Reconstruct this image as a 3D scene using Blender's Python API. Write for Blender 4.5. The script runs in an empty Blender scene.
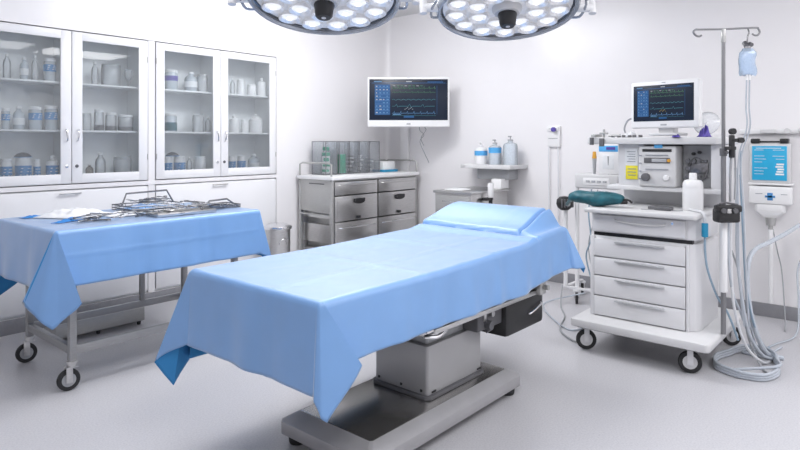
import bpy, bmesh, math, random
from mathutils import Vector, Matrix, noise
random.seed(7)
PI = math.pi
scene = bpy.context.scene
COL = scene.collection

# ------------------------------------------------------------------ materials
def srgb(r, g, b):
    f = lambda c: c / 12.92 if c <= .04045 else ((c + .055) / 1.055) ** 2.4
    return (f(r / 255), f(g / 255), f(b / 255), 1)

def base_mat(name):
    m = bpy.data.materials.new(name); m.use_nodes = True
    nt = m.node_tree
    return m, nt, nt.nodes['Principled BSDF']

def mat(name, col, rough=.5, metal=0., var=.04, scale=30., bump=0., spec=.5, emit=None, estr=0., stretch=None, coat=0.):
    m, nt, p = base_mat(name)
    tc = nt.nodes.new('ShaderNodeTexCoord')
    nz = nt.nodes.new('ShaderNodeTexNoise'); nz.inputs['Scale'].default_value = scale; nz.inputs['Detail'].default_value = 3
    if stretch:
        mp = nt.nodes.new('ShaderNodeMapping'); mp.inputs['Scale'].default_value = stretch
        nt.links.new(tc.outputs['Object'], mp.inputs['Vector']); nt.links.new(mp.outputs['Vector'], nz.inputs['Vector'])
    else:
        nt.links.new(tc.outputs['Object'], nz.inputs['Vector'])
    cr = nt.nodes.new('ShaderNodeValToRGB')
    c = Vector(col[:3])
    cr.color_ramp.elements[0].position = .3; cr.color_ramp.elements[1].position = .7
    cr.color_ramp.elements[0].color = (*(c * (1 - var)), 1)
    cr.color_ramp.elements[1].color = (*[min(1, x) for x in c * (1 + var)], 1)
    nt.links.new(nz.outputs['Fac'], cr.inputs['Fac'])
    nt.links.new(cr.outputs['Color'], p.inputs['Base Color'])
    p.inputs['Roughness'].default_value = rough
    p.inputs['Metallic'].default_value = metal
    p.inputs['Specular IOR Level'].default_value = spec
    p.inputs['Coat Weight'].default_value = coat
    if bump:
        b = nt.nodes.new('ShaderNodeBump'); b.inputs['Strength'].default_value = bump; b.inputs['Distance'].default_value = .002
        nt.links.new(nz.outputs['Fac'], b.inputs['Height']); nt.links.new(b.outputs['Normal'], p.inputs['Normal'])
    if emit:
        p.inputs['Emission Color'].default_value = emit; p.inputs['Emission Strength'].default_value = estr
    return m

def thin_glass(name, tint, veil=.0, veil_col=(1, 1, 1, 1), rough=.03, ior=1.45):
    """clear sheet or bottle wall: see-through, with a pale veil mixed in, glossy by the angle"""
    m, nt, p = base_mat(name); nt.nodes.remove(p)
    out = nt.nodes['Material Output']
    tr = nt.nodes.new('ShaderNodeBsdfTransparent'); tr.inputs[0].default_value = tint
    df = nt.nodes.new('ShaderNodeBsdfDiffuse'); df.inputs[0].default_value = veil_col
    gl = nt.nodes.new('ShaderNodeBsdfGlossy'); gl.inputs['Roughness'].default_value = rough
    nz = nt.nodes.new('ShaderNodeTexNoise'); nz.inputs['Scale'].default_value = 14
    mr = nt.nodes.new('ShaderNodeMapRange'); mr.inputs['To Min'].default_value = veil * .8; mr.inputs['To Max'].default_value = veil * 1.2
    nt.links.new(nz.outputs['Fac'], mr.inputs['Value'])
    m1 = nt.nodes.new('ShaderNodeMixShader'); m2 = nt.nodes.new('ShaderNodeMixShader')
    fr = nt.nodes.new('ShaderNodeFresnel'); fr.inputs['IOR'].default_value = ior
    nt.links.new(mr.outputs['Result'], m1.inputs[0]); nt.links.new(tr.outputs[0], m1.inputs[1]); nt.links.new(df.outputs[0], m1.inputs[2])
    nt.links.new(fr.outputs[0], m2.inputs[0]); nt.links.new(m1.outputs[0], m2.inputs[1]); nt.links.new(gl.outputs[0], m2.inputs[2])
    nt.links.new(m2.outputs[0], out.inputs['Surface'])
    return m

def floor_mat():
    m, nt, p = base_mat('speckled_vinyl')
    tc = nt.nodes.new('ShaderNodeTexCoord')
    v = nt.nodes.new('ShaderNodeTexVoronoi'); v.inputs['Scale'].default_value = 85
    n = nt.nodes.new('ShaderNodeTexNoise'); n.inputs['Scale'].default_value = 1.6; n.inputs['Detail'].default_value = 4
    n2 = nt.nodes.new('ShaderNodeTexNoise'); n2.inputs['Scale'].default_value = 120; n2.inputs['Detail'].default_value = 2
    for q in (v, n, n2): nt.links.new(tc.outputs['Object'], q.inputs['Vector'])
    r1 = nt.nodes.new('ShaderNodeValToRGB'); e = r1.color_ramp.elements
    e[0].position = .3; e[0].color = (.515, .51, .54, 1); e[1].position = .62; e[1].color = (.595, .59, .615, 1)
    nt.links.new(n2.outputs['Fac'], r1.inputs['Fac'])
    r2 = nt.nodes.new('ShaderNodeValToRGB'); e = r2.color_ramp.elements
    e[0].color = (.93, .93, .94, 1); e[1].color = (1, 1, 1, 1); e[0].position = .05; e[1].position = .3
    nt.links.new(v.outputs['Distance'], r2.inputs['Fac'])
    mx = nt.nodes.new('ShaderNodeMix'); mx.data_type = 'RGBA'; mx.blend_type = 'MULTIPLY'; mx.inputs[0].default_value = 1
    nt.links.new(r1.outputs[0], mx.inputs[6]); nt.links.new(r2.outputs[0], mx.inputs[7])
    nt.links.new(mx.outputs[2], p.inputs['Base Color'])
    mr = nt.nodes.new('ShaderNodeMapRange'); mr.inputs['To Min'].default_value = .25; mr.inputs['To Max'].default_value = .42
    nt.links.new(n.outputs['Fac'], mr.inputs['Value']); nt.links.new(mr.outputs[0], p.inputs['Roughness'])
    return m

def cloth_mat(name, col, rough=.75, spec=.25, sheen=.15, coat=0.):
    m, nt, p = base_mat(name)
    tc = nt.nodes.new('ShaderNodeTexCoord')
    n = nt.nodes.new('ShaderNodeTexNoise'); n.inputs['Scale'].default_value = 9; n.inputs['Detail'].default_value = 5
    w = nt.nodes.new('ShaderNodeTexNoise'); w.inputs['Scale'].default_value = 400
    nt.links.new(tc.outputs['Object'], n.inputs['Vector']); nt.links.new(tc.outputs['Object'], w.inputs['Vector'])
    r = nt.nodes.new('ShaderNodeValToRGB'); c = Vector(col[:3])
    r.color_ramp.elements[0].position = .35; r.color_ramp.elements[1].position = .65
    r.color_ramp.elements[0].color = (*(c * .975), 1); r.color_ramp.elements[1].color = (*[min(1, x) for x in c * 1.025], 1)
    nt.links.new(n.outputs['Fac'], r.inputs['Fac']); nt.links.new(r.outputs[0], p.inputs['Base Color'])
    b = nt.nodes.new('ShaderNodeBump'); b.inputs['Strength'].default_value = .15; b.inputs['Distance'].default_value = .004
    nt.links.new(n.outputs['Fac'], b.inputs['Height'])
    b2 = nt.nodes.new('ShaderNodeBump'); b2.inputs['Strength'].default_value = .12; b2.inputs['Distance'].default_value = .001
    nt.links.new(w.outputs['Fac'], b2.inputs['Height']); nt.links.new(b.outputs[0], b2.inputs['Normal'])
    nt.links.new(b2.outputs[0], p.inputs['Normal'])
    p.inputs['Roughness'].default_value = rough; p.inputs['Specular IOR Level'].default_value = spec
    p.inputs['Sheen Weight'].default_value = sheen; p.inputs['Sheen Roughness'].default_value = .3
    p.inputs['Coat Weight'].default_value = coat; p.inputs['Coat Roughness'].default_value = .58; p.inputs['Coat IOR'].default_value = 2.3
    return m

M = dict(
    wall=mat('white_wall_panel', (.90, .885, .90), .28, var=.012, scale=1.2),
    ceiling=mat('ceiling_paint', (.80, .80, .81), .6, var=.01, scale=2),
    floor=floor_mat(),
    base=mat('grey_vinyl_skirting', (.27, .27, .29), .45, var=.04, scale=40),
    cabinet=mat('white_enamel', (.88, .88, .90), .3, var=.01, scale=3),
    cabin_in=mat('white_enamel_inside', (.93, .95, .97), .4, var=.01, scale=3),
    seam=mat('dark_gap', (.25, .25, .26), .7),
    steel=mat('brushed_steel', (.60, .595, .59), .3, 1., .10, 8, stretch=(3, 3, 60)),
    steel_h=mat('brushed_steel_lengthwise', (.56, .555, .55), .34, 1., .10, 8, stretch=(2, 60, 60)),
    steel_soft=mat('satin_steel', (.50, .50, .49), .42, .75, .06, 12, stretch=(2, 2, 30)),
    leg_steel=mat('dull_steel_tube', (.36, .36, .365), .4, .6, .06, 12, stretch=(2, 2, 30)),
    pole_steel=mat('grey_steel_pole', (.26, .26, .27), .35, .7, .05, 12),
    chrome=mat('chrome', (.78, .78, .79), .12, 1., .03, 20),
    dark_steel=mat('instrument_steel', (.22, .22, .23), .3, 1., .2, 60),
    pedestal=mat('grey_painted_cover', (.44, .44, .45), .38, .25, .03, 6),
    base_paint=mat('grey_metallic_paint', (.40, .395, .41), .38, .2, .05, 8),
    table_base=mat('worn_steel_cover', (.40, .39, .38), .26, .9, .10, 7, stretch=(2, 40, 40)),
    black=mat('black_plastic', (.018, .018, .02), .4, var=.1, scale=40),
    rubber=mat('black_rubber', (.022, .022, .024), .7, var=.1, scale=50, bump=.2),
    pad=mat('black_upholstery', (.03, .03, .033), .55, var=.1, scale=120, bump=.2),
    white=mat('white_plastic', (.88, .88, .89), .35, var=.01, scale=10),
    offwhite=mat('pale_grey_plastic', (.68, .68, .69), .4, var=.015, scale=10),
    grey=mat('mid_grey_plastic', (.42, .43, .45), .45, var=.03, scale=14),
    handle_grey=mat('light_grey_handle', (.52, .53, .55), .35, .2, .02, 14),
    dgrey=mat('dark_grey_plastic', (.12, .12, .13), .5, var=.06, scale=20),
    metal_paint=mat('pale_painted_metal', (.76, .76, .78), .32, var=.012, scale=6),
    lampgrey=mat('lamp_bezel_grey', (.40, .43, .48), .25, .6, .04, 20),
    lampwhite=mat('lamp_shell_white', (.80, .80, .82), .25, var=.01, scale=6),
    lens=mat('lamp_lens', (.85, .85, .85), .35, .0, .02, 40, spec=.3, emit=(1, .985, .96, 1), estr=.5),
    led=mat('lamp_diode', (1, 1, 1), .2, emit=(1, .98, .94, 1), estr=2.5),
    reflector=mat('lamp_reflector', (.80, .80, .82), .3, .5, .1, 60, emit=(1, .98, .95, 1), estr=.10),
    lampface=mat('lamp_face_plate', (.78, .78, .81), .3, .1, .08, 40, emit=(1, .98, .95, 1), estr=.12),
    cloth=cloth_mat('blue_drape_cloth', (.10, .315, .69), .5, .6, 1.0, 1.0),
    cloth_in=cloth_mat('blue_drape_underside', (.05, .27, .60)),  # deeper blue on the inner side of the cloth
    towel=cloth_mat('white_gauze', (.86, .87, .90)),
    wrap=cloth_mat('deep_blue_wrap', (.05, .24, .62)),
    teal=mat('teal_fabric', (.008, .10, .13), .5, var=.3, scale=25, bump=.8),
    glass=thin_glass('cabinet_pane', (.97, .985, .99, 1), .06, (.9, .95, 1, 1)),  # the veil is a painted haze for the bright room's reflection
    bottle=thin_glass('clear_bottle', (.95, .97, .985, 1), .34, (.97, .98, 1, 1), .08),
    bottle_b=thin_glass('bluish_bottle', (.90, .95, 1, 1), .55, (.86, .93, 1, 1), .08),
    bottle_g=thin_glass('amber_glass', (.6, .55, .5, 1), .25, (.45, .4, .36, 1), .05),
    bag=thin_glass('infusion_bag', (.72, .84, .98, 1), .45, (.70, .82, .98, 1), .08),
    tube=mat('clear_grey_tubing', (.52, .56, .62), .25, var=.03, scale=40),
    tube_w=mat('white_tubing', (.74, .75, .78), .35, var=.02, scale=40),
    tube_b=mat('blue_grey_tubing', (.28, .38, .48), .3, var=.04, scale=40),
    cable=mat('grey_cable', (.36, .37, .39), .5, var=.04, scale=40),
    label_b=mat('blue_label', (.07, .27, .58), .45, var=.12, scale=60),
    label_l=mat('light_blue_label', (.10, .42, .80), .45, var=.08, scale=60),
    label_w=mat('white_label', (.86, .87, .88), .5),
    purple=mat('violet_rubber', (.10, .07, .38), .5, var=.15, scale=40),
    yellow=mat('yellow_sticker', (.85, .76, .05), .5, var=.03),
    orange=mat('amber_plastic', (.75, .38, .05), .35),
    green=mat('green_plastic', (.0, .33, .18), .4, var=.2, scale=60),
    mesh_grey=thin_glass('smoky_acrylic', (.93, .94, .95, 1), .10, (.80, .83, .86, 1), .1, 1.15),
    bluecap=mat('blue_connector', (.02, .30, .52), .35),
    screen=mat('screen_dark', (.008, .012, .022), .3, spec=.25, emit=(.012, .02, .04, 1), estr=.5),
    s_blue=mat('screen_blue', (0.01, 0.04, 0.11), .35, spec=.25, emit=(.03, .11, .28, 1), estr=.55),
    s_lblue=mat('screen_pale_blue', (0.05, 0.1, 0.175), .35, spec=.25, emit=(.12, .28, .50, 1), estr=.6),
    s_cyan=mat('screen_cyan', (0.025, 0.1, 0.125), .35, spec=.25, emit=(.08, .25, .30, 1), estr=.5),
    s_green=mat('screen_green', (0.025, 0.1, 0.05), .35, spec=.25, emit=(.10, .22, .15, 1), estr=.5),
    s_white=mat('screen_white', (0.2, 0.2, 0.2), .35, spec=.25, emit=(.4, .45, .52, 1), estr=.5),
    s_yel=mat('screen_yellow', (0.2, 0.15, 0.05), .35, spec=.25, emit=(.5, .36, .08, 1), estr=.5),
    panel_blue=mat('cyan_panel', (.02, .36, .62), .4, var=.04, scale=9, emit=(.03, .42, .70, 1), estr=.12),  # printed panel, with a faint glow added to its colour
    paper=mat('printed_paper', (.8, .82, .84), .5),
    ink=mat('grey_print', (.25, .27, .32), .5),
)

# ------------------------------------------------------------------ mesh builder
class MB:
    def __init__(s): s.bm = bmesh.new(); s.m = 0
    def _add(s, t, M4=None):
        if M4 is not None: bmesh.ops.transform(t, matrix=M4, verts=t.verts[:])
        for f in t.faces: f.material_index = s.m
        me = bpy.data.meshes.new('tmp'); t.to_mesh(me); t.free()
        s.bm.from_mesh(me); bpy.data.meshes.remove(me); return s
    def box(s, x0, x1, y0, y1, z0, z1, bev=0., seg=2, M4=None):
        t = bmesh.new(); bmesh.ops.create_cube(t, size=1)
        bmesh.ops.transform(t, matrix=Matrix.Translation(((x0 + x1) / 2, (y0 + y1) / 2, (z0 + z1) / 2)) @ Matrix.Diagonal((abs(x1 - x0), abs(y1 - y0), abs(z1 - z0), 1)), verts=t.verts[:])
        if bev: bmesh.ops.bevel(t, geom=t.edges[:], offset=bev, segments=seg, profile=.5, affect='EDGES', clamp_overlap=True)
        return s._add(t, M4)
    def cyl(s, p0, p1, r, r2=None, n=20, bev=0., M4=None):
        p0, p1 = Vector(p0), Vector(p1); d = p1 - p0
        t = bmesh.new()
        bmesh.ops.create_cone(t, cap_ends=True, segments=n, radius1=r, radius2=r if r2 is None else r2, depth=d.length)
        if bev:
            bmesh.ops.bevel(t, geom=[e for e in t.edges if any(len(f.verts) > 4 for f in e.link_faces)], offset=bev, segments=2, profile=.5, affect='EDGES', clamp_overlap=True)
        q = d.to_track_quat('Z', 'Y').to_matrix().to_4x4()
        bmesh.ops.transform(t, matrix=Matrix.Translation((p0 + p1) / 2) @ q, verts=t.verts[:])
        return s._add(t, M4)
    def lathe(s, prof, c=(0, 0, 0), n=28, M4=None):
        """prof: list of (radius, z) from the bottom up"""
        t = bmesh.new(); rings = []
        for r, z in prof:
            if r < 1e-5: rings.append([t.verts.new((c[0], c[1], c[2] + z))])
            else: rings.append([t.verts.new((c[0] + r * math.cos(2 * PI * k / n), c[1] + r * math.sin(2 * PI * k / n), c[2] + z)) for k in range(n)])
        for a, b in zip(rings, rings[1:]):
            for k in range(n):
                q = [a[k % len(a)], a[(k + 1) % len(a)], b[(k + 1) % len(b)], b[k % len(b)]]
                u = []
                for v in q:
                    if v not in u: u.append(v)
                if len(u) > 2:
                    try: t.faces.new(u)
                    except ValueError: pass
        bmesh.ops.recalc_face_normals(t, faces=t.faces[:])
        return s._add(t, M4)
    def tube(s, pts, r, n=8, sub=6, closed=False, M4=None):
        P = [Vector(p) for p in pts]
        if sub > 1:
            Q = []; m = len(P)
            rng = range(m if closed else m - 1)
            for i in rng:
                if closed: a, b, c, d = P[(i - 1) % m], P[i], P[(i + 1) % m], P[(i + 2) % m]
                else: a, b, c, d = P[max(i - 1, 0)], P[i], P[i + 1], P[min(i + 2, m - 1)]
                for k in range(sub):
                    u = k / sub
                    Q.append(.5 * ((2 * b) + (c - a) * u + (2 * a - 5 * b + 4 * c - d) * u * u + (3 * b - a - 3 * c + d) * u ** 3))
            if not closed: Q.append(P[-1])
            P = Q
        t = bmesh.new(); m = len(P); rings = []; nrm = None
        for i, p in enumerate(P):
            if closed: tg = P[(i + 1) % m] - P[(i - 1) % m]
            else: tg = P[min(i + 1, m - 1)] - P[max(i - 1, 0)]
            if tg.length < 1e-9: tg = Vector((0, 0, 1))
            tg.normalize()
            if nrm is None: nrm = tg.orthogonal().normalized()
            nrm = (nrm - tg * nrm.dot(tg))
            nrm = nrm.normalized() if nrm.length > 1e-6 else tg.orthogonal().normalized()
            bn = tg.cross(nrm)
            rings.append([t.verts.new(p + r * (math.cos(2 * PI * k / n) * nrm + math.sin(2 * PI * k / n) * bn)) for k in range(n)])
        for i in range(m if closed else m - 1):
            a, b = rings[i], rings[(i + 1) % m]
            for k in range(n): t.faces.new((a[k], a[(k + 1) % n], b[(k + 1) % n], b[k]))
        if not closed: t.faces.new(rings[0][::-1]); t.faces.new(rings[-1])
        bmesh.ops.recalc_face_normals(t, faces=t.faces[:])
        return s._add(t, M4)
    def prism(s, poly, z0, z1, bev=0., M4=None):
        """poly: outline in x, y, extruded z0..z1"""
        t = bmesh.new()
        a = [t.verts.new((x, y, z0)) for x, y in poly]; b = [t.verts.new((x, y, z1)) for x, y in poly]
        n = len(poly)
        t.faces.new(a[::-1]); t.faces.new(b)
        for k in range(n): t.faces.new((a[k], a[(k + 1) % n], b[(k + 1) % n], b[k]))
        bmesh.ops.recalc_face_normals(t, faces=t.faces[:])
        if bev: bmesh.ops.bevel(t, geom=t.edges[:], offset=bev, segments=2, profile=.5, affect='EDGES', clamp_overlap=True)
        return s._add(t, M4)
    def hull(s, lo, hi, z0, z1, bev=0.):
        """frustum between two outlines"""
        t = bmesh.new(); n = len(lo)
        a = [t.verts.new((x, y, z0)) for x, y in lo]; b = [t.verts.new((x, y, z1)) for x, y in hi]
        t.faces.new(a[::-1]); t.faces.new(b)
        for k in range(n): t.faces.new((a[k], a[(k + 1) % n], b[(k + 1) % n], b[k]))
        bmesh.ops.recalc_face_normals(t, faces=t.faces[:])
        if bev: bmesh.ops.bevel(t, geom=t.edges[:], offset=bev, segments=2, profile=.5, affect='EDGES', clamp_overlap=True)
        return s._add(t)
    def grid(s, fn, us, vs):
        t = bmesh.new()
        V = [[t.verts.new(fn(u, v)) for v in vs] for u in us]
        for i in range(len(us) - 1):
            for j in range(len(vs) - 1): t.faces.new((V[i][j], V[i + 1][j], V[i + 1][j + 1], V[i][j + 1]))
        return s._add(t)
    def quad(s, *p):
        t = bmesh.new(); t.faces.new([t.verts.new(q) for q in p]); return s._add(t)
    def build(s, name, mats, parent=None, angle=38, loc=None):
        if not isinstance(mats, (list, tuple)): mats = [mats]
        if parent is not None and loc is None:
            o0 = parent.get('_o'); 
            if o0: bmesh.ops.translate(s.bm, verts=s.bm.verts[:], vec=-Vector(o0))
        if loc is not None and parent is None:
            bmesh.ops.translate(s.bm, verts=s.bm.verts[:], vec=-Vector(loc))
        me = bpy.data.meshes.new(name); s.bm.to_mesh(me); s.bm.free()
        for m in mats: me.materials.append(m)
        me.polygons.foreach_set('use_smooth', [True] * len(me.polygons))
        me.set_sharp_from_angle(angle=math.radians(angle))
        o = bpy.data.objects.new(name, me); COL.objects.link(o)
        if parent is not None:
            o.parent = parent
            if parent.get('_o'): o['_o'] = parent['_o']
        elif loc is not None: o.location = loc
        return o

def tag(o, label, cat, group=None):
    o['label'] = label; o['category'] = cat
    if group: o['group'] = group
    return o

def thing(name, label, cat, loc=(0, 0, 0), rz=0., group=None, world=True):
    """an Empty at the thing's base; world=True: its parts are given in room coordinates"""
    o = bpy.data.objects.new(name, None); COL.objects.link(o); o.location = loc; o.rotation_euler = (0, 0, rz)
    o.empty_display_size = .05
    if world and rz == 0: o['_o'] = list(loc)
    return tag(o, label, cat, group)

def structure(o): o['kind'] = 'structure'; return o

def copy_tree(src, parent=None, loc=None, rz=None):
    c = src.copy(); COL.objects.link(c)
    if parent is not None: c.parent = parent
    if loc is not None: c.location = loc
    if rz is not None: c.rotation_euler = (0, 0, rz)
    for ch in list(src.children): copy_tree(ch, c)
    return c

# ------------------------------------------------------------------ camera
YAW = math.radians(40.68)
CY, SY = math.cos(YAW), math.sin(YAW)
FWD = Vector((CY, SY, 0)); RIGHT = Vector((SY, -CY, 0))
cam = bpy.data.cameras.new('camera'); cam_o = bpy.data.objects.new('camera', cam); COL.objects.link(cam_o)
cam_o.location = (0, 0, 1.3); cam_o.rotation_euler = (PI / 2, 0, YAW - PI / 2)
cam.sensor_width = 36; cam.lens = 605 / 800 * 36; cam.shift_y = -83 / 800; cam.clip_start = .02
scene.camera = cam_o

# ------------------------------------------------------------------ room
X0, XB, Y0, YL, ZC = -1.3, 5.2, -1.7, 4.661, 2.72
b = MB().box(X0, XB + .15, Y0, YL + .36, -.06, 0); structure(b.build('floor', M['floor']))
b = MB().box(X0, XB + .15, Y0, YL + .36, ZC, ZC + .06); structure(b.build('ceiling', M['ceiling']))
w = MB()
w.box(X0, 1.2, YL, YL + .36, 0, ZC); w.box(3.612, XB + .15, YL, YL + .36, 0, ZC)
w.box(1.2, 3.612, YL, YL + .36, 2.112, ZC); w.box(1.2, 3.612, YL, YL + .36, .96, .992)
w.box(1.2, 3.612, YL + .335, YL + .36, .1, 2.112)
structure(w.build('wall_left', M['wall']))
w = MB(); w.box(2.35, 2.404, YL + .004, YL + .33, .1, 2.11); w.box(1.2, 3.612, YL, YL + .33, 0, .0995); structure(w.build('trim_2', M['wall']))
structure(MB().box(XB, XB + .15, Y0, YL, 0, ZC).build('wall_back', M['wall']))
structure(MB().box(X0 - .1, X0, Y0, YL, 0, ZC).build('wall_near', M['wall']))
structure(MB().box(X0, XB, Y0 - .1, Y0, 0, ZC).build('wall_right', M['wall']))
# rounded cove in the corner of the two walls
cv = MB(); R = .07
cv.grid(lambda u, v: (XB - R + R * math.sin(u), YL - R + R * math.cos(u), v), [k * PI / 16 for k in range(9)], [0, ZC])
structure(cv.build('trim_1', M['wall']))
structure(MB().box(X0, XB - .012, YL - .012, YL, 0, .1, .003).build('baseboard_left', M['base']))
structure(MB().box(XB - .012, XB, Y0, YL, 0, .1, .003).build('baseboard_back', M['base']))

# ------------------------------------------------------------------ glass cupboards in the left wall
def cupboard(x0, x1, xm, label):
    t = thing('medicine_cabinet', label, 'cabinet', (x0, YL, .996), group='built-in glass cupboards')
    z0, z1, yb = .996, 2.108, YL + .325
    s = MB()
    s.box(x0, x0 + .02, YL + .022, yb, z0, z1); s.box(x1 - .02, x1, YL + .022, yb, z0, z1)
    s.box(x0 + .02, x1 - .02, YL + .022, yb, z0, z0 + .03); s.box(x0 + .02, x1 - .02, YL + .022, yb, z1 - .02, z1)
    s.box(x0 + .02, x1 - .02, yb - .015, yb, z0 + .03, z1 - .02)
    s.box(xm - .012, xm + .012, YL + .022, yb - .015, z0 + .03, z1 - .02)
    s.build('body', M['cabin_in'], t)
    for zz in (1.373, 1.722):
        for a, c in ((x0 + .021, xm - .013), (xm + .013, x1 - .021)):
            MB().box(a, c, YL + .04, yb - .016, zz, zz + .014, .002).build('shelf', M['cabinet'], t)
    for a, c, side in ((x0 + .003, xm - .0025, 1), (xm + .0025, x1 - .003, -1)):
        f = MB(); y0, y1 = YL - .004, YL + .02; fw = .072
        za, zb = z0 + .004, z1 - .004; pz0, pz1 = 1.068, 2.042
        f.box(a, a + fw, y0, y1, za, zb, .003); f.box(c - fw, c, y0, y1, za, zb, .003)
        f.box(a + fw - .004, c - fw + .004, y0, y1, za, pz0, .003); f.box(a + fw - .004, c - fw + .004, y0, y1, pz1, zb, .003)
        d = f.build('door', M['cabinet'], t)
        MB().box(a + fw - .006, c - fw + .006, YL + .006, YL + .010, pz0 - .006, pz1 + .006).build('pane', M['glass'], d)
        hx = (c - .032) if side > 0 else (a + .032)
        MB().tube([(hx, y0, 1.305), (hx, y0 - .018, 1.312), (hx - side * .004, y0 - .026, 1.35), (hx - side * .008, y0 - .02, 1.385), (hx - side * .008, y0 - .002, 1.39)], .0055).build('handle', M['chrome'], d)
        MB().cyl((hx, y0 + .002, 1.125), (hx, y0 - .006, 1.125), .012, bev=.002).build('lock', M['chrome'] if side > 0 else M['dgrey'], d)
        ex = a if side > 0 else c
        for hz in (1.16, 1.93):
            MB().cyl((ex + side * .002, y0 - .002, hz), (ex + side * .002, y0 - .002, hz + .045), .004, n=10).build('hinge', M['steel'], d)
cupboard(1.208, 2.345, 1.773, 'white glass-fronted wall cupboard at the far left, above the instrument trolley')
cupboard(2.409, 3.607, 3.005, 'white glass-fronted wall cupboard nearer the corner, left of the hanging lamp')
def base_unit(x0, x1, label):
    t = thing('base_cabinet', label, 'cabinet', (x0, YL, .1), group='built-in base units')
    MB().box(x0, x1, YL + .022, YL + .33, .1, .955).build('body', M['cabin_in'], t)
    d = MB().box(x0 + .003, x1 - .003, YL - .003, YL + .02, .12, .950, .003).build('door', M['cabinet'], t)
    xm = (x0 + x1) / 2 - .02
    h = MB(); h.box(xm - .075, xm + .075, YL - .03, YL - .02, .925, .935, .003)
    for q in (-.06, .06): h.cyl((xm + q, YL - .004, .93), (xm + q, YL - .022, .93), .005, n=10)
    h.build('handle', M['steel'], d)
base_unit(1.208, 2.345, 'white base unit with a steel bar handle behind the blue instrument trolley')
base_unit(2.409, 3.607, 'white base unit with bar handle under the cupboard nearer the corner')

# ------------------------------------------------------------------ bottles and jars in the cupboards
def jar_profile(kind, r, h):
    if kind in ('clear', 'blueclear', 'brown'):
        return [(0, 0), (r * .95, 0), (r, .006), (r, h * .62), (r * .8, h * .74), (r * .42, h * .82), (r * .40, h * .9)], (r * .48, h * .9, h)
    if kind in ('bluebottle', 'whitebottle'):
        return [(0, 0), (r * .95, 0), (r, .006), (r, h * .70), (r * .85, h * .78), (r * .35, h * .84), (r * .33, h * .90)], (r * .36, h * .88, h)
    if kind == 'goblet':
        return [(0, 0), (r * .8, 0), (r * .8, .004), (r * .15, .012), (r * .13, h * .35), (r * .6, h * .45), (r, h * .65), (r * .95, h)], None
    if kind == 'stopper':
        return [(0, 0), (r * .95, 0), (r, .006), (r, h * .66), (r * .75, h * .76), (r * .6, h * .78)], (r * .62, h * .78, h * .84)
    return [(0, 0), (r * .95, 0), (r, .006), (r, h * .82), (r * .9, h * .88)], (r * .95, h * .86, h)
LOOK = dict(clear='slim clear glass bottle', blueclear='bluish clear bottle with pale label', bluejar='clear jar with blue band', bluelabel='white canister with broad blue label',
            bluebottle='blue-labelled bottle with narrow cap', clearjar='wide clear glass jar', goblet='stemmed clear measuring glass', darkbase='clear dark-based jar',
            brown='small brownish bottle', purple='wide jar with violet-blue label', teal='jar holding dark teal fluid', whitejar='white jar', whitebottle='white bottle with narrow neck', stopper='white jar with knobbed lid')
JARS = [
    ('first', 'top', [(1.397, 0.024, 0.173, 'clear'), (1.5, 0.027, 0.155, 'blueclear'), (1.571, 0.021, 0.179, 'clear'), (1.665, 0.04, 0.167, 'bluejar')]),
    ('first', 'middle', [(1.39, 0.025, 0.145, 'bluejar'), (1.466, 0.035, 0.161, 'blueclear'), (1.574, 0.042, 0.164, 'bluejar'), (1.675, 0.043, 0.175, 'bluejar')]),
    ('first', 'bottom', [(1.393, 0.035, 0.159, 'bluelabel'), (1.495, 0.049, 0.165, 'bluelabel'), (1.585, 0.022, 0.15, 'bluelabel'), (1.682, 0.04, 0.175, 'bluebottle')]),
    ('second', 'top', [(1.984, 0.024, 0.176, 'clear'), (2.101, 0.071, 0.164, 'clearjar'), (2.242, 0.03, 0.136, 'goblet')]),
    ('second', 'middle', [(1.925, 0.032, 0.129, 'clearjar'), (2.01, 0.034, 0.162, 'darkbase'), (2.104, 0.04, 0.141, 'darkbase'), (2.215, 0.055, 0.127, 'darkbase')]),
    ('second', 'bottom', [(1.944, 0.027, 0.107, 'brown'), (2.021, 0.038, 0.193, 'clear'), (2.195, 0.066, 0.158, 'clearjar')]),
    ('third', 'top', [(2.605, 0.052, 0.169, 'purple'), (2.78, 0.053, 0.165, 'blueclear'), (2.895, 0.046, 0.15, 'clearjar')]),
    ('third', 'middle', [(2.601, 0.048, 0.152, 'teal'), (2.85, 0.05, 0.149, 'clearjar'), (2.95, 0.023, 0.134, 'clear')]),
    ('third', 'bottom', [(2.575, 0.035, 0.151, 'bluelabel'), (2.675, 0.047, 0.153, 'bluelabel'), (2.77, 0.024, 0.147, 'clear'), (2.864, 0.05, 0.149, 'whitejar')]),
    ('fourth', 'top', [(3.203, 0.02, 0.147, 'clear'), (3.284, 0.035, 0.139, 'whitejar'), (3.411, 0.042, 0.104, 'whitejar'), (3.514, 0.043, 0.172, 'whitebottle')]),
    ('fourth', 'middle', [(3.219, 0.045, 0.157, 'whitebottle'), (3.328, 0.036, 0.121, 'whitejar'), (3.457, 0.063, 0.181, 'stopper')]),
    ('fourth', 'bottom', [(3.2, 0.032, 0.147, 'bluelabel'), (3.292, 0.038, 0.149, 'bluelabel'), (3.434, 0.053, 0.161, 'blueclear')]),
]
SHELF = dict(top=1.7365, middle=1.3875, bottom=1.0265)
ORD = ['first', 'second', 'third', 'fourth', 'fifth']
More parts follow.
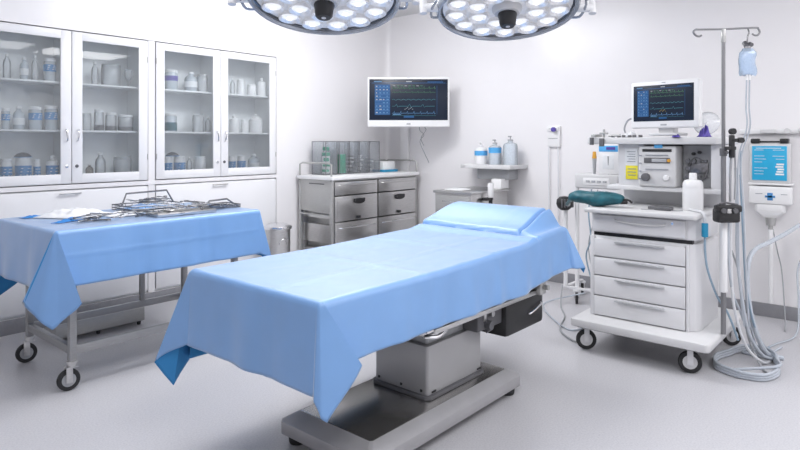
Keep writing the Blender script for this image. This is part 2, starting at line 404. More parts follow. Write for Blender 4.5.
for door, shelf, L in JARS:
    for i, (x, r, h, k) in enumerate(L):
        z = SHELF[shelf]; y = YL + .115 - (i % 2) * .01
        name = 'bottle' if k in ('clear', 'blueclear', 'brown', 'bluebottle', 'whitebottle') else 'measuring_glass' if k == 'goblet' else 'jar'
        t = thing(name, f'{LOOK[k]}, {ORD[i]} from left, {shelf} shelf behind {door} glass door', name.replace('_', ' '), (x, y, z), world=False, group=f'{shelf} shelf of the cupboards')
        prof, cap = jar_profile(k, r, h)
        body = {'brown': 'bottle_g', 'bluelabel': 'white', 'bluebottle': 'white', 'whitejar': 'white', 'whitebottle': 'white', 'stopper': 'white', 'blueclear': 'bottle_b', 'bluejar': 'bottle_b', 'purple': 'bottle_b', 'teal': 'bottle_b'}.get(k, 'bottle')
        MB().lathe(prof, n=20).build('body', M[body], t)
        if cap:
            c = MB().cyl((0, 0, cap[1]), (0, 0, cap[2]), cap[0], n=16, bev=.002)
            if k == 'stopper': c.lathe([(.005, h * .84), (.006, h * .88), (.014, h * .92), (.014, h * .97), (0, h)], n=12)
            c.build('cap', M['bottle'] if k == 'clearjar' else M['white'], t)
        lb = {'bluelabel': ('label_b', .12, .66), 'bluebottle': ('label_b', .08, .60), 'bluejar': ('label_b', .42, .72), 'blueclear': ('label_w', .2, .5), 'purple': ('purple', .45, .7),
              'whitejar': None, 'darkbase': ('dgrey', .02, .26), 'teal': ('teal', .05, .5)}.get(k)
        if lb:
            s = MB(); s.lathe([(r + .0012, h * lb[1]), (r + .0014, h * lb[1]), (r + .0014, h * lb[2]), (r + .0012, h * lb[2])], n=20)
            if k in ('bluelabel', 'bluejar', 'bluebottle'):
                s.m = 1
                for q in range(3):
                    zz = h * (lb[1] + (lb[2] - lb[1]) * (.25 + .25 * q))
                    for a in (-2.2, -1.4, -.9):
                        p = Matrix.Rotation(a + .1 * q, 4, 'Z')
                        s.box(r + .001, r + .0022, -.006, .006, zz, zz + h * .03, M4=p)
            s.build('label', [M[lb[0]], M['label_w']], t)
for (x, z, label) in ((1.495, 1.0265 + .166, 'dark upturned bowl resting on a blue-labelled canister behind the first glass door'),
                      (2.615, 1.0265 + .154, 'dark upturned bowl resting on blue-labelled canisters behind the third glass door')):
    s = MB(); s.lathe([(.050, 0), (.054, .0), (.05, .012), (.034, .026), (.012, .034), (0, .035)], n=22)
    s.m = 1; s.lathe([(.0545, .0), (.0565, .0), (.0565, .004), (.0545, .004)], n=22)
    o = s.build('bowl', [M['dgrey'], M['label_b']]); o.location = (x, YL + .115, z); tag(o, label, 'bowl', 'bowls on the canisters')

# ------------------------------------------------------------------ draped cloth
def drape(L, W, over, ztop, hem, corners, r=.018, ripple=.006, seed=0, edge=None, creases=(), flare=4., ear=1., dense=None, densev=None, hang=None):
    """a rectangular sheet over a table top (x 0..L, y 0..W) with its four hanging corners folded into ears
    over = (x-, x+, y-, y+); hem(x) scales the side overhang; corners[(sx, sy)] = [(angle, tilt, azimuth), ...]"""
    xm, xp, ym, yp = over
    edge = edge or (lambda x: (0., W, 0.))
    T = [0, .012, .03, .055, .085, .12] + [.12 + .88 * k / 22 for k in range(1, 23)]
    def axis(m, length, p):
        a = [-m * t for t in T[:0:-1]] + [0, .006, .014, .025, .04]
        n = max(2, int((length - .08) / .022)); a += [.04 + (length - .08) * k / n for k in range(1, n)]
        a += [length - .04, length - .025, length - .014, length - .006, length]
        return a + [length + p * t for t in T[1:]]
    us, vs = axis(xm, L, xp), axis(ym, W, yp)
    if dense: us = sorted(set([u for u in us if not dense[0] < u < dense[1]] + [dense[0] + (dense[1] - dense[0]) * k / 26 for k in range(27)]))
    if densev: vs = sorted(set([v for v in vs if not densev[0] < v < densev[1]] + [densev[0] + (densev[1] - densev[0]) * k / 14 for k in range(15)]))
    thin = lambda q: [q[0]] + [c for p, c in zip(q, q[1:]) if c - p > 1e-5]
    us, vs = thin(us), thin(vs)
    def roll(t):
        q = r * PI / 2
        return (r * math.sin(t / r), r * (1 - math.cos(t / r))) if t < q else (r, r + t - q)
    def dirv(tilt, az):
        t, a = math.radians(tilt), math.radians(az)
        return Vector((math.sin(t) * math.cos(a), math.sin(t) * math.sin(a), -math.cos(t)))
    def fn(u, v):
        x, y = min(max(u, 0), L), min(max(v, 0), W)
        a = max(-u, u - L, 0); sx = -1 if u < 0 else 1
        bb = max(-v, v - W, 0); sy = -1 if v < 0 else 1
        lo, hi, narrow = edge(x)
        yy = lo + (hi - lo) * y / W
        z = ztop(x, yy)
        for (ax, c, amp, wd) in creases:
            q = (u if ax == 'x' else v) - c
            z += amp * math.exp(-(q / wd) ** 2) if a == 0 and bb == 0 else 0
        p = Vector((x, yy, z))
        bs = bb * hem(x)
        if a == 0 and bb == 0:
            p.z += .0025 * noise.noise(Vector((x * 5, yy * 5, seed))) + .0012 * noise.noise(Vector((x * 14, yy * 14, seed)))
            return p
        if a > 0 and bs == 0:
            h_, d_ = roll(a); dr = dirv(flare, 0 if sx > 0 else 180)
            p += Vector((sx * h_, 0, 0)) + dr * d_
            k = math.sin(PI * y / W) ** .6 if 0 < y < W else 0
            p.x += sx * k * ripple * (a / .3) * (math.sin(y * 17 + seed) + .6 * math.sin(y * 31 + 2 * seed))
            p.x += sx * k * .006 * min(1, a / .15) * noise.noise(Vector((y * 7, a * 5, seed + 9)))
            for (ax, c, amp, wd) in creases:
                if ax == 'y': p.x += sx * amp * 1.2 * math.exp(-((v - c) / wd) ** 2)
            return p
        if a == 0:
            h_, d_ = roll(bs); dr = dirv(flare, 90 if sy > 0 else -90)
            p += Vector((0, sy * h_, 0)) + dr * d_
            p.y += sy * narrow * min(1, d_ / .3)
            k = math.sin(PI * x / L) ** .6 if 0 < x < L else 0
            p.y += sy * k * ripple * (bs / .25) * (math.sin(x * 15 + seed) + .7 * math.sin(x * 27 + 3 * seed) + .4 * math.sin(x * 53))
            p.y += sy * k * .006 * min(1, bs / .15) * noise.noise(Vector((x * 7, bs * 5, seed + 4)))
            if hang: p.y += sy * hang[1] * math.exp(-((bs - hang[0]) / .006) ** 2)
            for (ax, c, amp, wd) in creases:
                if ax == 'x': p.y += sy * amp * 1.2 * math.exp(-((u - c) / wd) ** 2)
            return p
        rho = math.hypot(a, bs); ph = math.degrees(math.atan2(bs, a))
        h_, d_ = roll(rho); d_ *= 1 + (ear - 1) * math.sin(math.radians(2 * ph))
        C = [(0, flare, 0 if sx > 0 else 180)] + corners[(sx, sy)] + [(90, flare, 90 * sy)]
        for (p0, t0, a0), (p1, t1, a1) in zip(C, C[1:]):
            if p0 <= ph <= p1:
                k = (ph - p0) / (p1 - p0)
                k = k * k * (3 - 2 * k) * .35 + k * .65
                dr = (dirv(t0, a0) * (1 - k) + dirv(t1, a1) * k).normalized(); break
        p += Vector((sx * h_ * math.cos(math.radians(ph)), sy * h_ * math.sin(math.radians(ph)), 0)) + dr * d_
        p.y += sy * narrow * min(1, d_ / .3) * (ph / 90)
        return p
    mb = MB(); t = bmesh.new(); V = {}
    def vert(u, v):
        k = (round(u, 6), round(v, 6))
        if k not in V: V[k] = t.verts.new(fn(u, v))
        return V[k]
    out = lambda q, m: q < -1e-9 or q > m + 1e-9
    for u0, u1 in zip(us, us[1:]):
        for v0, v1 in zip(vs, vs[1:]):
            if out((u0 + u1) / 2, L) and out((v0 + v1) / 2, W): continue
            t.faces.new((vert(u0, v0), vert(u1, v0), vert(u1, v1), vert(u0, v1)))
    for (sx, sy), ctl in corners.items():
        A, B = (xm if sx < 0 else xp), (ym if sy < 0 else yp)
        cu, cvv = (0 if sx < 0 else L), (0 if sy < 0 else W)
        hs = hem(cu)
        stops = sorted(set([0, 90, round(math.degrees(math.atan2(B * hs, A)), 4)] + [c[0] for c in ctl])); ph = []
        for p0, p1 in zip(stops, stops[1:]):
            n = max(2, int((p1 - p0) / 3)); ph += [p0 + (p1 - p0) * k / n for k in range(n)]
        ph.append(90)
        rows = []
        for q in ph:
            c_, s_ = math.cos(math.radians(q)), math.sin(math.radians(q))
            rm = min(A / c_ if c_ > 1e-9 else 1e9, B * hs / s_ if s_ > 1e-9 else 1e9)
            row = []
            for k in T:
                aa, b_ = rm * k * c_, rm * k * s_ / hs
                row.append(vert(cu + sx * (0 if q == 90 else aa), cvv + sy * (0 if q == 0 else b_)))
            rows.append(row)
        for r0, r1 in zip(rows, rows[1:]):
            for k in range(len(T) - 1):
                f = [r0[k], r0[k + 1], r1[k + 1], r1[k]]
                g = []
                for x in f:
                    if x not in g: g.append(x)
                if len(g) < 3: continue
                if sx * sy > 0: g = g[::-1]
                try: t.faces.new(g[::-1] if False else g)
                except ValueError: pass
    bmesh.ops.recalc_face_normals(t, faces=t.faces[:])
    top = max(t.faces, key=lambda f: f.calc_center_median().z - 10 * (abs(f.calc_center_median().x - L / 2) > L / 4) - 10 * (abs(f.calc_center_median().y - W / 2) > W / 4))
    if top.normal.z < 0: bmesh.ops.reverse_faces(t, faces=t.faces[:])
    return mb._add(t)

def finish_cloth(o, t=.002):
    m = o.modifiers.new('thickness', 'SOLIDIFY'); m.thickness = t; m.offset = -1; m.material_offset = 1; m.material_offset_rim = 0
    return o
def sstep(a, b, x):
    k = min(1, max(0, (x - a) / (b - a))); return k * k * (3 - 2 * k)

# ------------------------------------------------------------------ operating table
BX, BY, BL, BW = 1.368, 1.524, 1.832, .784
def bed_z(x, y):
    X = x + BX
    cr = 2.885 + .05 * (y - .35)
    side = sstep(.02, .105, y)
    up = sstep(cr - .012, cr + .03, X)
    z = .768 + .016 * sstep(2.0, 2.8, X) + .020 * sstep(2.76, cr, X) + (.022 * up + .092 * sstep(cr, 3.2, X)) * (.15 + .85 * side)
    z -= .034 * math.exp(-((X - cr) / .010) ** 2) * (.3 + .7 * side)
    z -= .024 * math.exp(-((y - .112) / .009) ** 2) * up
    return z
def bed_edge(x):
    X = x + BX
    q = sstep(2.95, 3.22, X); return (.015 * q, BW - .06 * q, .03 * q)
bed_hem = lambda x: (bed_z(x, 0) - .528 - .05 * sstep(1.25, 1.8, x)) / .24
d = drape(BL, BW, (.325, .16, .24, .40), bed_z, bed_hem, {
    (-1, -1): [(14, 5, 200), (33, 5, -125), (60, 31, -30), (62, 27, -15), (66, 14, 5), (72, 4, 70), (80, 2, 80)],
    (-1, 1): [(12, 5, 150), (43, 22, 122), (51, 9, 118), (70, 14, 60)],
    (1, -1): [(30, 8, -10), (60, 20, -40), (68, 22, -48), (80, 9, -80)],
    (1, 1): [(30, 12, 30), (50, 15, 60)]}, r=.022, ripple=.006, seed=1.3, edge=bed_edge, dense=(1.40, 1.66), densev=(.075, .15),
    creases=(('x', .55, .003, .006), ('x', 1.08, .003, .006), ('y', .26, .0025, .006), ('y', .53, .0025, .006)), flare=3.)
o = d.build('surgical_drape', [M['cloth'], M['cloth_in']], loc=None, angle=60); o.location = (BX, BY, 0); finish_cloth(o)
tag(o, 'large pale blue cloth covering the operating table, hanging in pointed corners', 'drape', 'blue drapes')

t = thing('operating_table', 'stainless steel operating table with black side parts under the large blue cloth', 'operating table', (2.21, 1.83, 0))
def rect(x0, x1, y0, y1, c=0.):
    if not c: return [(x0, y0), (x1, y0), (x1, y1), (x0, y1)]
    return [(x0 + c, y0), (x1 - c, y0), (x1, y0 + c), (x1, y1 - c), (x1 - c, y1), (x0 + c, y1), (x0, y1 - c), (x0, y0 + c)]
s = MB()
s.hull(rect(1.640, 2.790, 1.562, 2.105, .022), rect(1.640, 2.790, 1.562, 2.105, .022), .045, .100, .004)
s.hull(rect(1.640, 2.790, 1.562, 2.105, .022), rect(1.708, 2.722, 1.616, 2.052, .01), .098, .132, .003)
bs = s.build('base', M['base_paint'], t, angle=25)
MB().prism(rect(1.712, 2.718, 1.620, 2.048, .01), .131, .1335, .001).build('cover_plate', M['table_base'], bs)
for fx, fy in ((1.70, 1.625), (1.70, 2.045), (2.735, 1.62), (2.735, 2.045)):
    MB().cyl((fx, fy, 0), (fx, fy, .048), .036, .042, bev=.004).build('foot', M['rubber'], t)
MB().prism(rect(2.135, 2.61, 1.668, 2.025, .02), .134, .152, .004).build('boot', M['dgrey'], t)
s = MB(); s.prism(rect(2.15, 2.594, 1.684, 2.01, .01), .15, .375, .006)
s.m = 1
for q in ((2.40, .353), (2.2, .17)): pass
for yy in (1.98, 1.84, 1.72): s.cyl((2.1495, yy, .165), (2.1495, yy, .175), .006, n=10)
s.cyl((2.150, 1.95, .345), (2.146, 1.95, .345), .006, n=10)
s.box(2.18, 2.21, 1.680, 1.686, .158, .166); s.box(2.55, 2.58, 1.680, 1.686, .158, .166)
s.build('pedestal', [M['pedestal'], M['black']], t)
MB().prism(rect(2.175, 2.57, 1.708, 1.986, .01), .375, .408, .003).build('collar', M['grey'], t)
s = MB(); s.box(2.23, 2.52, 1.74, 1.95, .405, .50, .004); s.m = 1; s.box(2.20, 2.55, 1.735, 1.75, .41, .455, .003); s.box(2.24, 2.30, 1.70, 1.74, .405, .45, .01)
s.build('lift_column', [M['steel'], M['steel_soft']], t)
s = MB(); s.box(1.47, 3.0, 1.60, 2.22, .50, .545, .008); s.m = 1
for k in range(4): s.box(1.75 + .33 * k, 1.79 + .33 * k, 1.56, 1.62, .515, .545, .006)
s.build('tabletop_frame', [M['black'], M['dgrey']], t)
for a, c in ((1.44, 1.98), (1.99, 2.84)):
    MB().box(a, c, 1.56, 2.27, .55, .745, .03, 3).build('mattress_pad', M['pad'], t)
s = MB(); A = Matrix.Translation((2.86, 1.92, .55)) @ Matrix.Rotation(math.radians(-19), 4, 'Y')
s.box(0.02, .36, -.255, .255, .03, .215, .03, 3, M4=A); s.build('head_rest', M['pad'], t)
for yy in (1.545, 2.285):
    r_ = MB(); r_.box(2.02, 2.98, yy - .005, yy + .005, .492, .513, .002).build('side_rail', M['steel'], t)
    p = MB()
    for xx in (2.08, 2.45, 2.88):
        sg = 1 if yy < 1.9 else -1
        p.box(xx - .02, xx + .02, min(yy + sg * .004, yy + sg * .07), max(yy + sg * .004, yy + sg * .07), .495, .511, .003)
    p.build('rail_bracket', M['dgrey'], t)
s = MB(); s.box(2.90, 2.965, 1.515, 1.57, .49, .56, .008); s.cyl((2.935, 1.515, .53), (2.935, 1.485, .53), .014, n=14, bev=.002); s.build('rail_clamp', M['steel_soft'], t)
s = MB(); s.box(2.04, 2.18, 1.60, 1.68, .455, .488, .006); s.tube([(2.02, 1.60, .47), (2.08, 1.575, .462), (2.16, 1.59, .47)], .009); s.build('tilt_lever', M['chrome'], t)
# black drive housing under the head end
s = MB(); s.prism([(2.68, 1.59), (3.07, 1.59), (3.165, 1.66), (3.165, 2.14), (3.07, 2.2), (2.68, 2.2)], .300, .478, .024)
s.box(2.72, 3.02, 1.66, 2.16, .47, .502, .006)
hs = s.build('drive_housing', M['black'], t)
MB().tube([(2.90, 1.593, .385), (2.91, 1.576, .388), (3.03, 1.576, .415), (3.04, 1.593, .418)], .006).build('handle', M['chrome'], hs)
s = MB(); s.cyl((3.15, 1.70, .445), (3.18, 1.70, .445), .008, n=12); s.cyl((3.15, 1.72, .395), (3.18, 1.72, .395), .008, n=12); s.build('stud', M['black'], hs)
s = MB(); s.box(2.46, 2.70, 1.62, 1.9, .375, .49, .01); s.cyl((2.54, 1.62, .40), (2.54, 1.59, .40), .022, n=16); s.cyl((2.58, 1.63, .355), (2.58, 1.66, .39), .018, n=14)
s.m = 1; s.cyl((2.57, 1.62, .45), (2.57, 1.60, .45), .015, n=14); s.box(2.51, 2.53, 1.612, 1.622, .42, .47, .002)
s.build('drive_bracket', [M['dgrey'], M['steel']], t)

# ------------------------------------------------------------------ casters
def caster(parent, x, y, r=.055, h=.15, rz=0., fork='chrome', rim='grey', w=.026, name='caster'):
    A = Matrix.Translation((x, y, 0)) @ Matrix.Rotation(rz, 4, 'Z')
    off = r * .30
    f = MB()
    f.cyl((0, 0, h - .012), (0, 0, h), .028, n=18, M4=A)
    f.cyl((0, 0, 2 * r + .008), (0, 0, h - .01), .022, n=18, M4=A)
    f.box(-.026, off + .012, -w * .5 - .010, w * .5 + .010, 2 * r + .006, 2 * r + .014, .003, M4=A)
    for sg in (-1, 1):
        y0 = sg * (w * .5 + .004); y1 = sg * (w * .5 + .009)
        f.box(off - .016, off + .016, min(y0, y1), max(y0, y1), r - .014, 2 * r + .010, .002, M4=A)
    f.cyl((off, -w * .5 - .012, r), (off, w * .5 + .012, r), .007, n=12, M4=A)
    c = f.build(name, M[fork], parent)
    t_ = MB(); B = A @ Matrix.Translation((off, 0, r)) @ Matrix.Rotation(PI / 2, 4, 'X')
    t_.lathe([(r * .62, -w / 2 + .003), (r * .66, -w / 2), (r * .93, -w / 2), (r, -w * .28), (r, w * .28), (r * .93, w / 2), (r * .66, w / 2), (r * .62, w / 2 - .003)], n=28, M4=B)
    t_.m = 1
    t_.lathe([(0, -w / 2 + .001), (r * .2, -w / 2 - .003), (r * .25, -w / 2 + .003), (r * .64, -w / 2 + .003), (r * .64, w / 2 - .003), (r * .25, w / 2 - .003), (r * .2, w / 2 + .003), (0, w / 2 - .001)], n=24, M4=B)
    t_.build('wheel', [M['rubber'], M[rim]], c)
    return c

# ------------------------------------------------------------------ instrument trolley
t = thing('instrument_trolley', 'steel trolley on black casters under the smaller blue cloth', 'trolley', (1.77, 3.69, 0))
for x in (1.288, 2.28):
    for y in (3.38, 4.0):
        MB().box(x - .018, x + .018, y - .018, y + .018, .15, .82, .004).build('leg', M['leg_steel'], t)
        caster(t, x, y, .056, .152, {(1.288, 3.38): 3.05, (1.288, 4.0): 3.0}.get((x, y), .6), 'steel', 'grey')
for y in (3.38, 4.0): MB().box(1.306, 2.262, y - .014, y + .014, .185, .228, .003).build('stretcher', M['leg_steel'], t)
for x in (1.288, 2.28): MB().box(x - .014, x + .014, 3.398, 3.982, .185, .228, .003).build('stretcher', M['leg_steel'], t)
MB().box(1.955, 1.985, 3.985, 4.015, .228, .82, .003).build('post', M['leg_steel'], t)
MB().box(1.225, 2.42, 3.385, 4.08, .815, .842, .006).build('tabletop', M['steel_h'], t)
TR = math.radians(1.6)
d = drape(1.25, .78, (.33, .32, .30, .30), lambda x, y: .849, lambda x: 1., {
    (-1, -1): [(24, 23, 138), (36, 9, 160), (46, 4, 290), (57, 19, -48), (59, 16, -30), (63, 8, 10), (70, 4, 80), (80, 2, 80)],
    (-1, 1): [(20, 8, 170), (44, 3, 180), (62, 27, 0), (75, 12, 20)],
    (1, -1): [(20, 8, 0), (50, 14, -20), (66, 14, -40)],
    (1, 1): [(30, 12, 30), (50, 15, 60)]}, r=.016, ripple=.0045, seed=4.1,
    creases=(('x', .42, .003, .006), ('x', .84, .003, .006), ('y', .27, .0014, .006)), flare=3., ear=1.13, hang=(.14, .0025))
# a horizontal fold line across the front is left by the creases
o = d.build('surgical_drape', [M['cloth'], M['cloth_in']], angle=60); o.location = (1.195, 3.325, 0); o.rotation_euler = (0, 0, TR); finish_cloth(o)
tag(o, 'smaller blue cloth covering the instrument trolley under the glass cupboards', 'drape', 'blue drapes')
ZT = .8535
# white gauze, blue wrap
def crumple(name, cx, cy, lx, ly, h, m, label, cat, rz=0., seed=0, z=ZT):
    s = MB()
    def fn(u, v):
        e = max(0, 1 - abs(u) ** 3) * max(0, 1 - abs(v) ** 3)
        n = noise.noise(Vector((u * 2.2 + seed, v * 2.2, seed))) + .5 * noise.noise(Vector((u * 5 + seed, v * 5, seed)))
        return (u * lx / 2 * (1 + .12 * noise.noise(Vector((v * 2, seed, 1)))), v * ly / 2 * (1 + .12 * noise.noise(Vector((u * 2, seed, 4)))), max(.001, h * e * (.55 + .6 * n)))
    us = [-1 + k / 14 for k in range(29)]
    s.grid(fn, us, us)
    o = s.build(name, m, angle=70); o.location = (cx, cy, z); o.rotation_euler = (0, 0, rz); finish_cloth(o, .0015)
    o.modifiers['thickness'].material_offset = 0
    return tag(o, label, cat)
crumple('gauze_cloth', 1.50, 3.90, .30, .36, .062, M['towel'], 'large crumpled white gauze at the left end of the blue trolley', 'gauze', .5, 3)
crumple('gauze_cloth', 1.70, 3.70, .20, .14, .030, M['towel'], 'small folded white gauze among instruments in front of the wire basket', 'gauze', .2, 8)
crumple('wrapping_cloth', 1.40, 3.66, .26, .05, .022, M['wrap'], 'deep blue strip of cloth lying below the large white gauze', 'cloth', .45, 12)
crumple('wrapping_cloth', 1.965, 3.90, .30, .22, .030, M['cloth'], 'pale blue folded cloth lying inside the wire basket', 'cloth', .1, 15, ZT + .012)
crumple('wrapping_cloth', 2.03, 3.62, .22, .12, .024, M['towel'], 'white cloth lying between the wire basket and the steel tray', 'cloth', .3, 21)
crumple('wrapping_cloth', 1.30, 4.0, .12, .06, .012, M['wrap'], 'dark blue cloth scrap at the far left corner of the trolley', 'cloth', .2, 23)
# wire baskets with raised handles
def basket(cx, cy, lx, ly, h, label, hh, rz):
    t = thing('instrument_basket', label, 'basket', (cx, cy, ZT), rz, 'wire baskets on the trolley', world=False)
    s = MB()
    for z in (.004, h * .5, h):
        s.tube([(-lx / 2, -ly / 2, z), (lx / 2, -ly / 2, z), (lx / 2, ly / 2, z), (-lx / 2, ly / 2, z)], .003 if z < h else .004, 6, 1, closed=True)
    for k in range(9):
        x = -lx / 2 + lx * k / 8
        s.tube([(x, -ly / 2, h), (x, -ly / 2, .004), (x, ly / 2, .004), (x, ly / 2, h)], .0018, 5, 1)
    for k in range(6):
        y = -ly / 2 + ly * k / 5
        s.tube([(-lx / 2, y, h), (-lx / 2, y, .004), (lx / 2, y, .004), (lx / 2, y, h)], .0018, 5, 1)
    s.build('wire_frame', M['dark_steel'], t)
    MB().tube([(-lx / 2, 0, h), (-lx / 2 + .03, 0, hh), (lx / 2 - .05, 0, hh + .006), (lx / 2, 0, h)], .006, 8, 1).build('handle', M['dark_steel'], t)
basket(1.965, 3.90, .36, .26, .035, 'wire instrument basket with tall raised handle behind the instruments', .112, .03)
basket(2.325, 3.62, .21, .18, .022, 'smaller wire basket with low handle at right end of the blue trolley', .05, -.05)
# a flat steel tray under the instruments
s = MB(); s.box(1.78, 2.17, 3.42, 3.56, ZT + .001, ZT + .008, .003); s.box(1.78, 2.17, 3.415, 3.422, ZT, ZT + .02, .002); s.box(1.78, 2.17, 3.558, 3.565, ZT, ZT + .02, .002)
s.box(2.165, 2.172, 3.415, 3.565, ZT, ZT + .02, .002); s.box(1.778, 1.785, 3.415, 3.565, ZT, ZT + .02, .002)
tag(s.build('instrument_tray', M['steel'], loc=(1.97, 3.49, ZT)), 'flat steel tray of instruments along the front edge of the blue trolley', 'tray')
# surgical instruments: scissors / clamps and tweezers
def scissors(label, group):
    t = thing('surgical_scissors', label, 'scissors', (0, 0, 0), 0, group, world=False)
    for sg in (-1, 1):
        s = MB()
        s.tube([(.09, -sg * .002, .003), (.03, sg * .001, .004), (0, sg * .004, .004), (-.05, sg * .016, .004)], .003, 6, 3)
        s.tube([(-.062 + .013 * math.cos(a), sg * .022 + .011 * math.sin(a), .004) for a in [k * PI / 6 for k in range(12)]], .0026, 6, 1, closed=True)
        s.build('blade', M['dark_steel'], t)
    MB().cyl((0.012, 0, .002), (.012, 0, .010), .004, n=10).build('pivot', M['chrome'], t)
    return t
def forceps(label, group):
    s = MB()
    for sg in (-1, 1): s.tube([(-.07, 0, .003), (-.03, sg * .007, .004), (.03, sg * .008, .004), (.07, sg * .002, .003)], .0028, 6, 4)
    o = s.build('forceps', M['steel']); return tag(o, label, 'forceps', group)
piles = [(1.50, 3.57, .11, .05, 10, 'left pile of steel scissors in front of the large white gauze', 'scissors in front of the white gauze', 'left', 0.),
         (1.775, 3.60, .07, .05, 9, 'steel scissors heaped beside the small white gauze', 'scissors beside the small gauze', 'mid', 0.),
         (1.98, 3.49, .15, .045, 16, 'steel scissors lying in the long flat tray', 'scissors in the flat tray', 'tray', .009),
         (1.95, 3.88, .12, .08, 8, 'steel scissors lying in the wire basket with the raised handle', 'scissors in the wire basket', 'basket', .045),
         (2.31, 3.62, .07, .05, 6, 'steel scissors lying in the smaller wire basket', 'scissors in the smaller basket', 'small basket', .010)]
for cx, cy, dx, dy, n, lab, grp, key, dz in piles:
    p0 = scissors(lab, grp); f0 = forceps(lab.replace('scissors', 'forceps'), grp.replace('scissors', 'forceps'))
    for k in range(n):
        src = p0 if k % 3 != 2 else f0
        o = src if k in (0, 2) else copy_tree(src)
        o.location = (cx + dx * random.uniform(-1, 1), cy + dy * random.uniform(-1, 1), ZT + dz + .0035 * k)
        o.rotation_euler = (random.uniform(-.04, .04), random.uniform(-.04, .04), random.uniform(0, 6.28))
# ------------------------------------------------------------------ under / behind the trolley
t = thing('footstool', 'low dark steel footstool on the floor under the instrument trolley', 'footstool', (1.80, 4.28, 0))
s = MB(); s.box(1.50, 2.09, 4.20, 4.40, .028, .125, .006); s.build('platform', M['steel_soft'], t)
for x in (1.53, 1.78, 2.06):
    for y in (4.23, 4.37): MB().cyl((x, y, 0), (x, y, .032), .012, .016, n=12).build('foot', M['rubber'], t)
# pedal bin
t = thing('pedal_bin', 'round polished steel bin with domed lid by the left wall', 'bin', (3.47, 4.46, 0))
s = MB(); s.lathe([(0, .0), (.118, 0), (.122, .006), (.122, .012), (.112, .02), (.115, .50), (.118, .505)], (3.47, 4.46, 0), 36); s.build('body', M['steel'], t)
s = MB(); s.lathe([(.119, .505), (.128, .508), (.130, .52), (.126, .535), (.09, .552), (.04, .560), (0, .562)], (3.47, 4.46, 0), 36); s.build('lid', M['chrome'], t)
s = MB(); s.tube([(3.40, 4.345, .38), (3.40, 4.335, .41), (3.44, 4.325, .43), (3.48, 4.33, .41), (3.48, 4.34, .38)], .004, 6); s.build('handle', M['chrome'], t)

# ------------------------------------------------------------------ drawer cabinet by the corner
t = thing('drawer_cabinet', 'long stainless drawer cabinet with white top against the left wall', 'cabinet', (4.4, 4.33, 0))
x0, x1, yf, yb = 3.85, 5.10, 4.14, 4.62
MB().prism(rect(3.832, 5.125, 4.115, 4.64, .012), .943, .977, .006).build('worktop', M['white'], t)
s = MB()
for x in (3.85, 5.07):
    for y in (4.145, 4.59): s.box(x, x + .03, y, y + .03, .02, .943, .003)
s.box(3.98, 5.10, 4.62, 4.63, .10, .94); s.box(3.99, 5.10, 4.163, 4.62, .10, .14); s.box(3.98, 3.995, 4.155, 4.62, .10, .94)
s.box(5.065, 5.08, 4.155, 4.62, .10, .94); s.box(4.465, 4.48, 4.157, 4.62, .14, .94); s.box(3.85, 5.10, 4.15, 4.62, .928, .943)
s.build('body', M['steel_soft'], t)
s = MB(); s.box(3.853, 3.865, 4.175, 4.59, .64, .938, .002); s.box(3.853, 3.98, 4.175, 4.59, .60, .615); s.build('side_panel', M['steel_soft'], t)
MB().box(3.845, 3.853, 4.25, 4.46, .898, .908, .001).build('side_slot', M['dgrey'], t)
rows = [(.797, .922, 'plain'), (.550, .787, 'bin'), (.317, .540, 'bar'), (.15, .307, 'bar')]
for a, c in ((3.885, 4.462), (4.483, 5.065)):
    for z0, z1, kind in rows:
        f = MB(); f.box(a, c, 4.135, 4.157, z0, z1, .004); f.box(a + .02, c - .02, 4.157, 4.60, z0 + .02, z1 - .03)
        if kind != 'plain': f.box(a + .03, c - .03, 4.131, 4.137, z0 + .03, z1 - .035, .002)
        dr = f.build('drawer', M['steel'], t)
        xm = (a + c) / 2
        if kind == 'plain': MB().tube([(a + .04, 4.135, .89), (a + .05, 4.123, .89), (c - .05, 4.123, .89), (c - .04, 4.135, .89)], .006, 8, 1).build('handle', M['steel'], dr)
        if kind == 'bin':
            h = MB(); h.lathe([(.0, 0), (.075, .0), (.075, .012), (.066, .022), (0, .026)], n=22, M4=Matrix.Translation((xm + .02, 4.131, z1 - .055)) @ Matrix.Rotation(PI / 2, 4, 'X') @ Matrix.Diagonal((1, .38, 1, 1)))
            h.box(xm - .055, xm + .095, 4.113, 4.131, z1 - .052, z1 - .03, .006); h.build('handle', M['black'], dr)
            MB().box(xm - .02, xm + .035, 4.115, 4.131, z0 + .012, z0 + .038, .006).build('latch', M['black'], dr)
        if kind == 'bar': MB().tube([(a + .05, 4.131, z1 - .055), (a + .06, 4.107, z1 - .05), (c - .06, 4.107, z1 - .05), (c - .05, 4.131, z1 - .055)], .007, 8, 1).build('handle', M['chrome'], dr)
# guard rails on its top
for a in (3.85, 5.105):
    MB().tube([(a, 4.15, .977), (a, 4.15, 1.085), (a, 4.20, 1.10), (a, 4.56, 1.10), (a, 4.60, 1.085), (a, 4.60, .977)], .009, 10, 1).build('guard_rail', M['steel_soft'], t)
MB().tube([(4.80, 4.61, .977), (4.80, 4.61, 1.095), (5.105, 4.61, 1.095)], .008, 8, 1).build('guard_rail', M['steel_soft'], t)
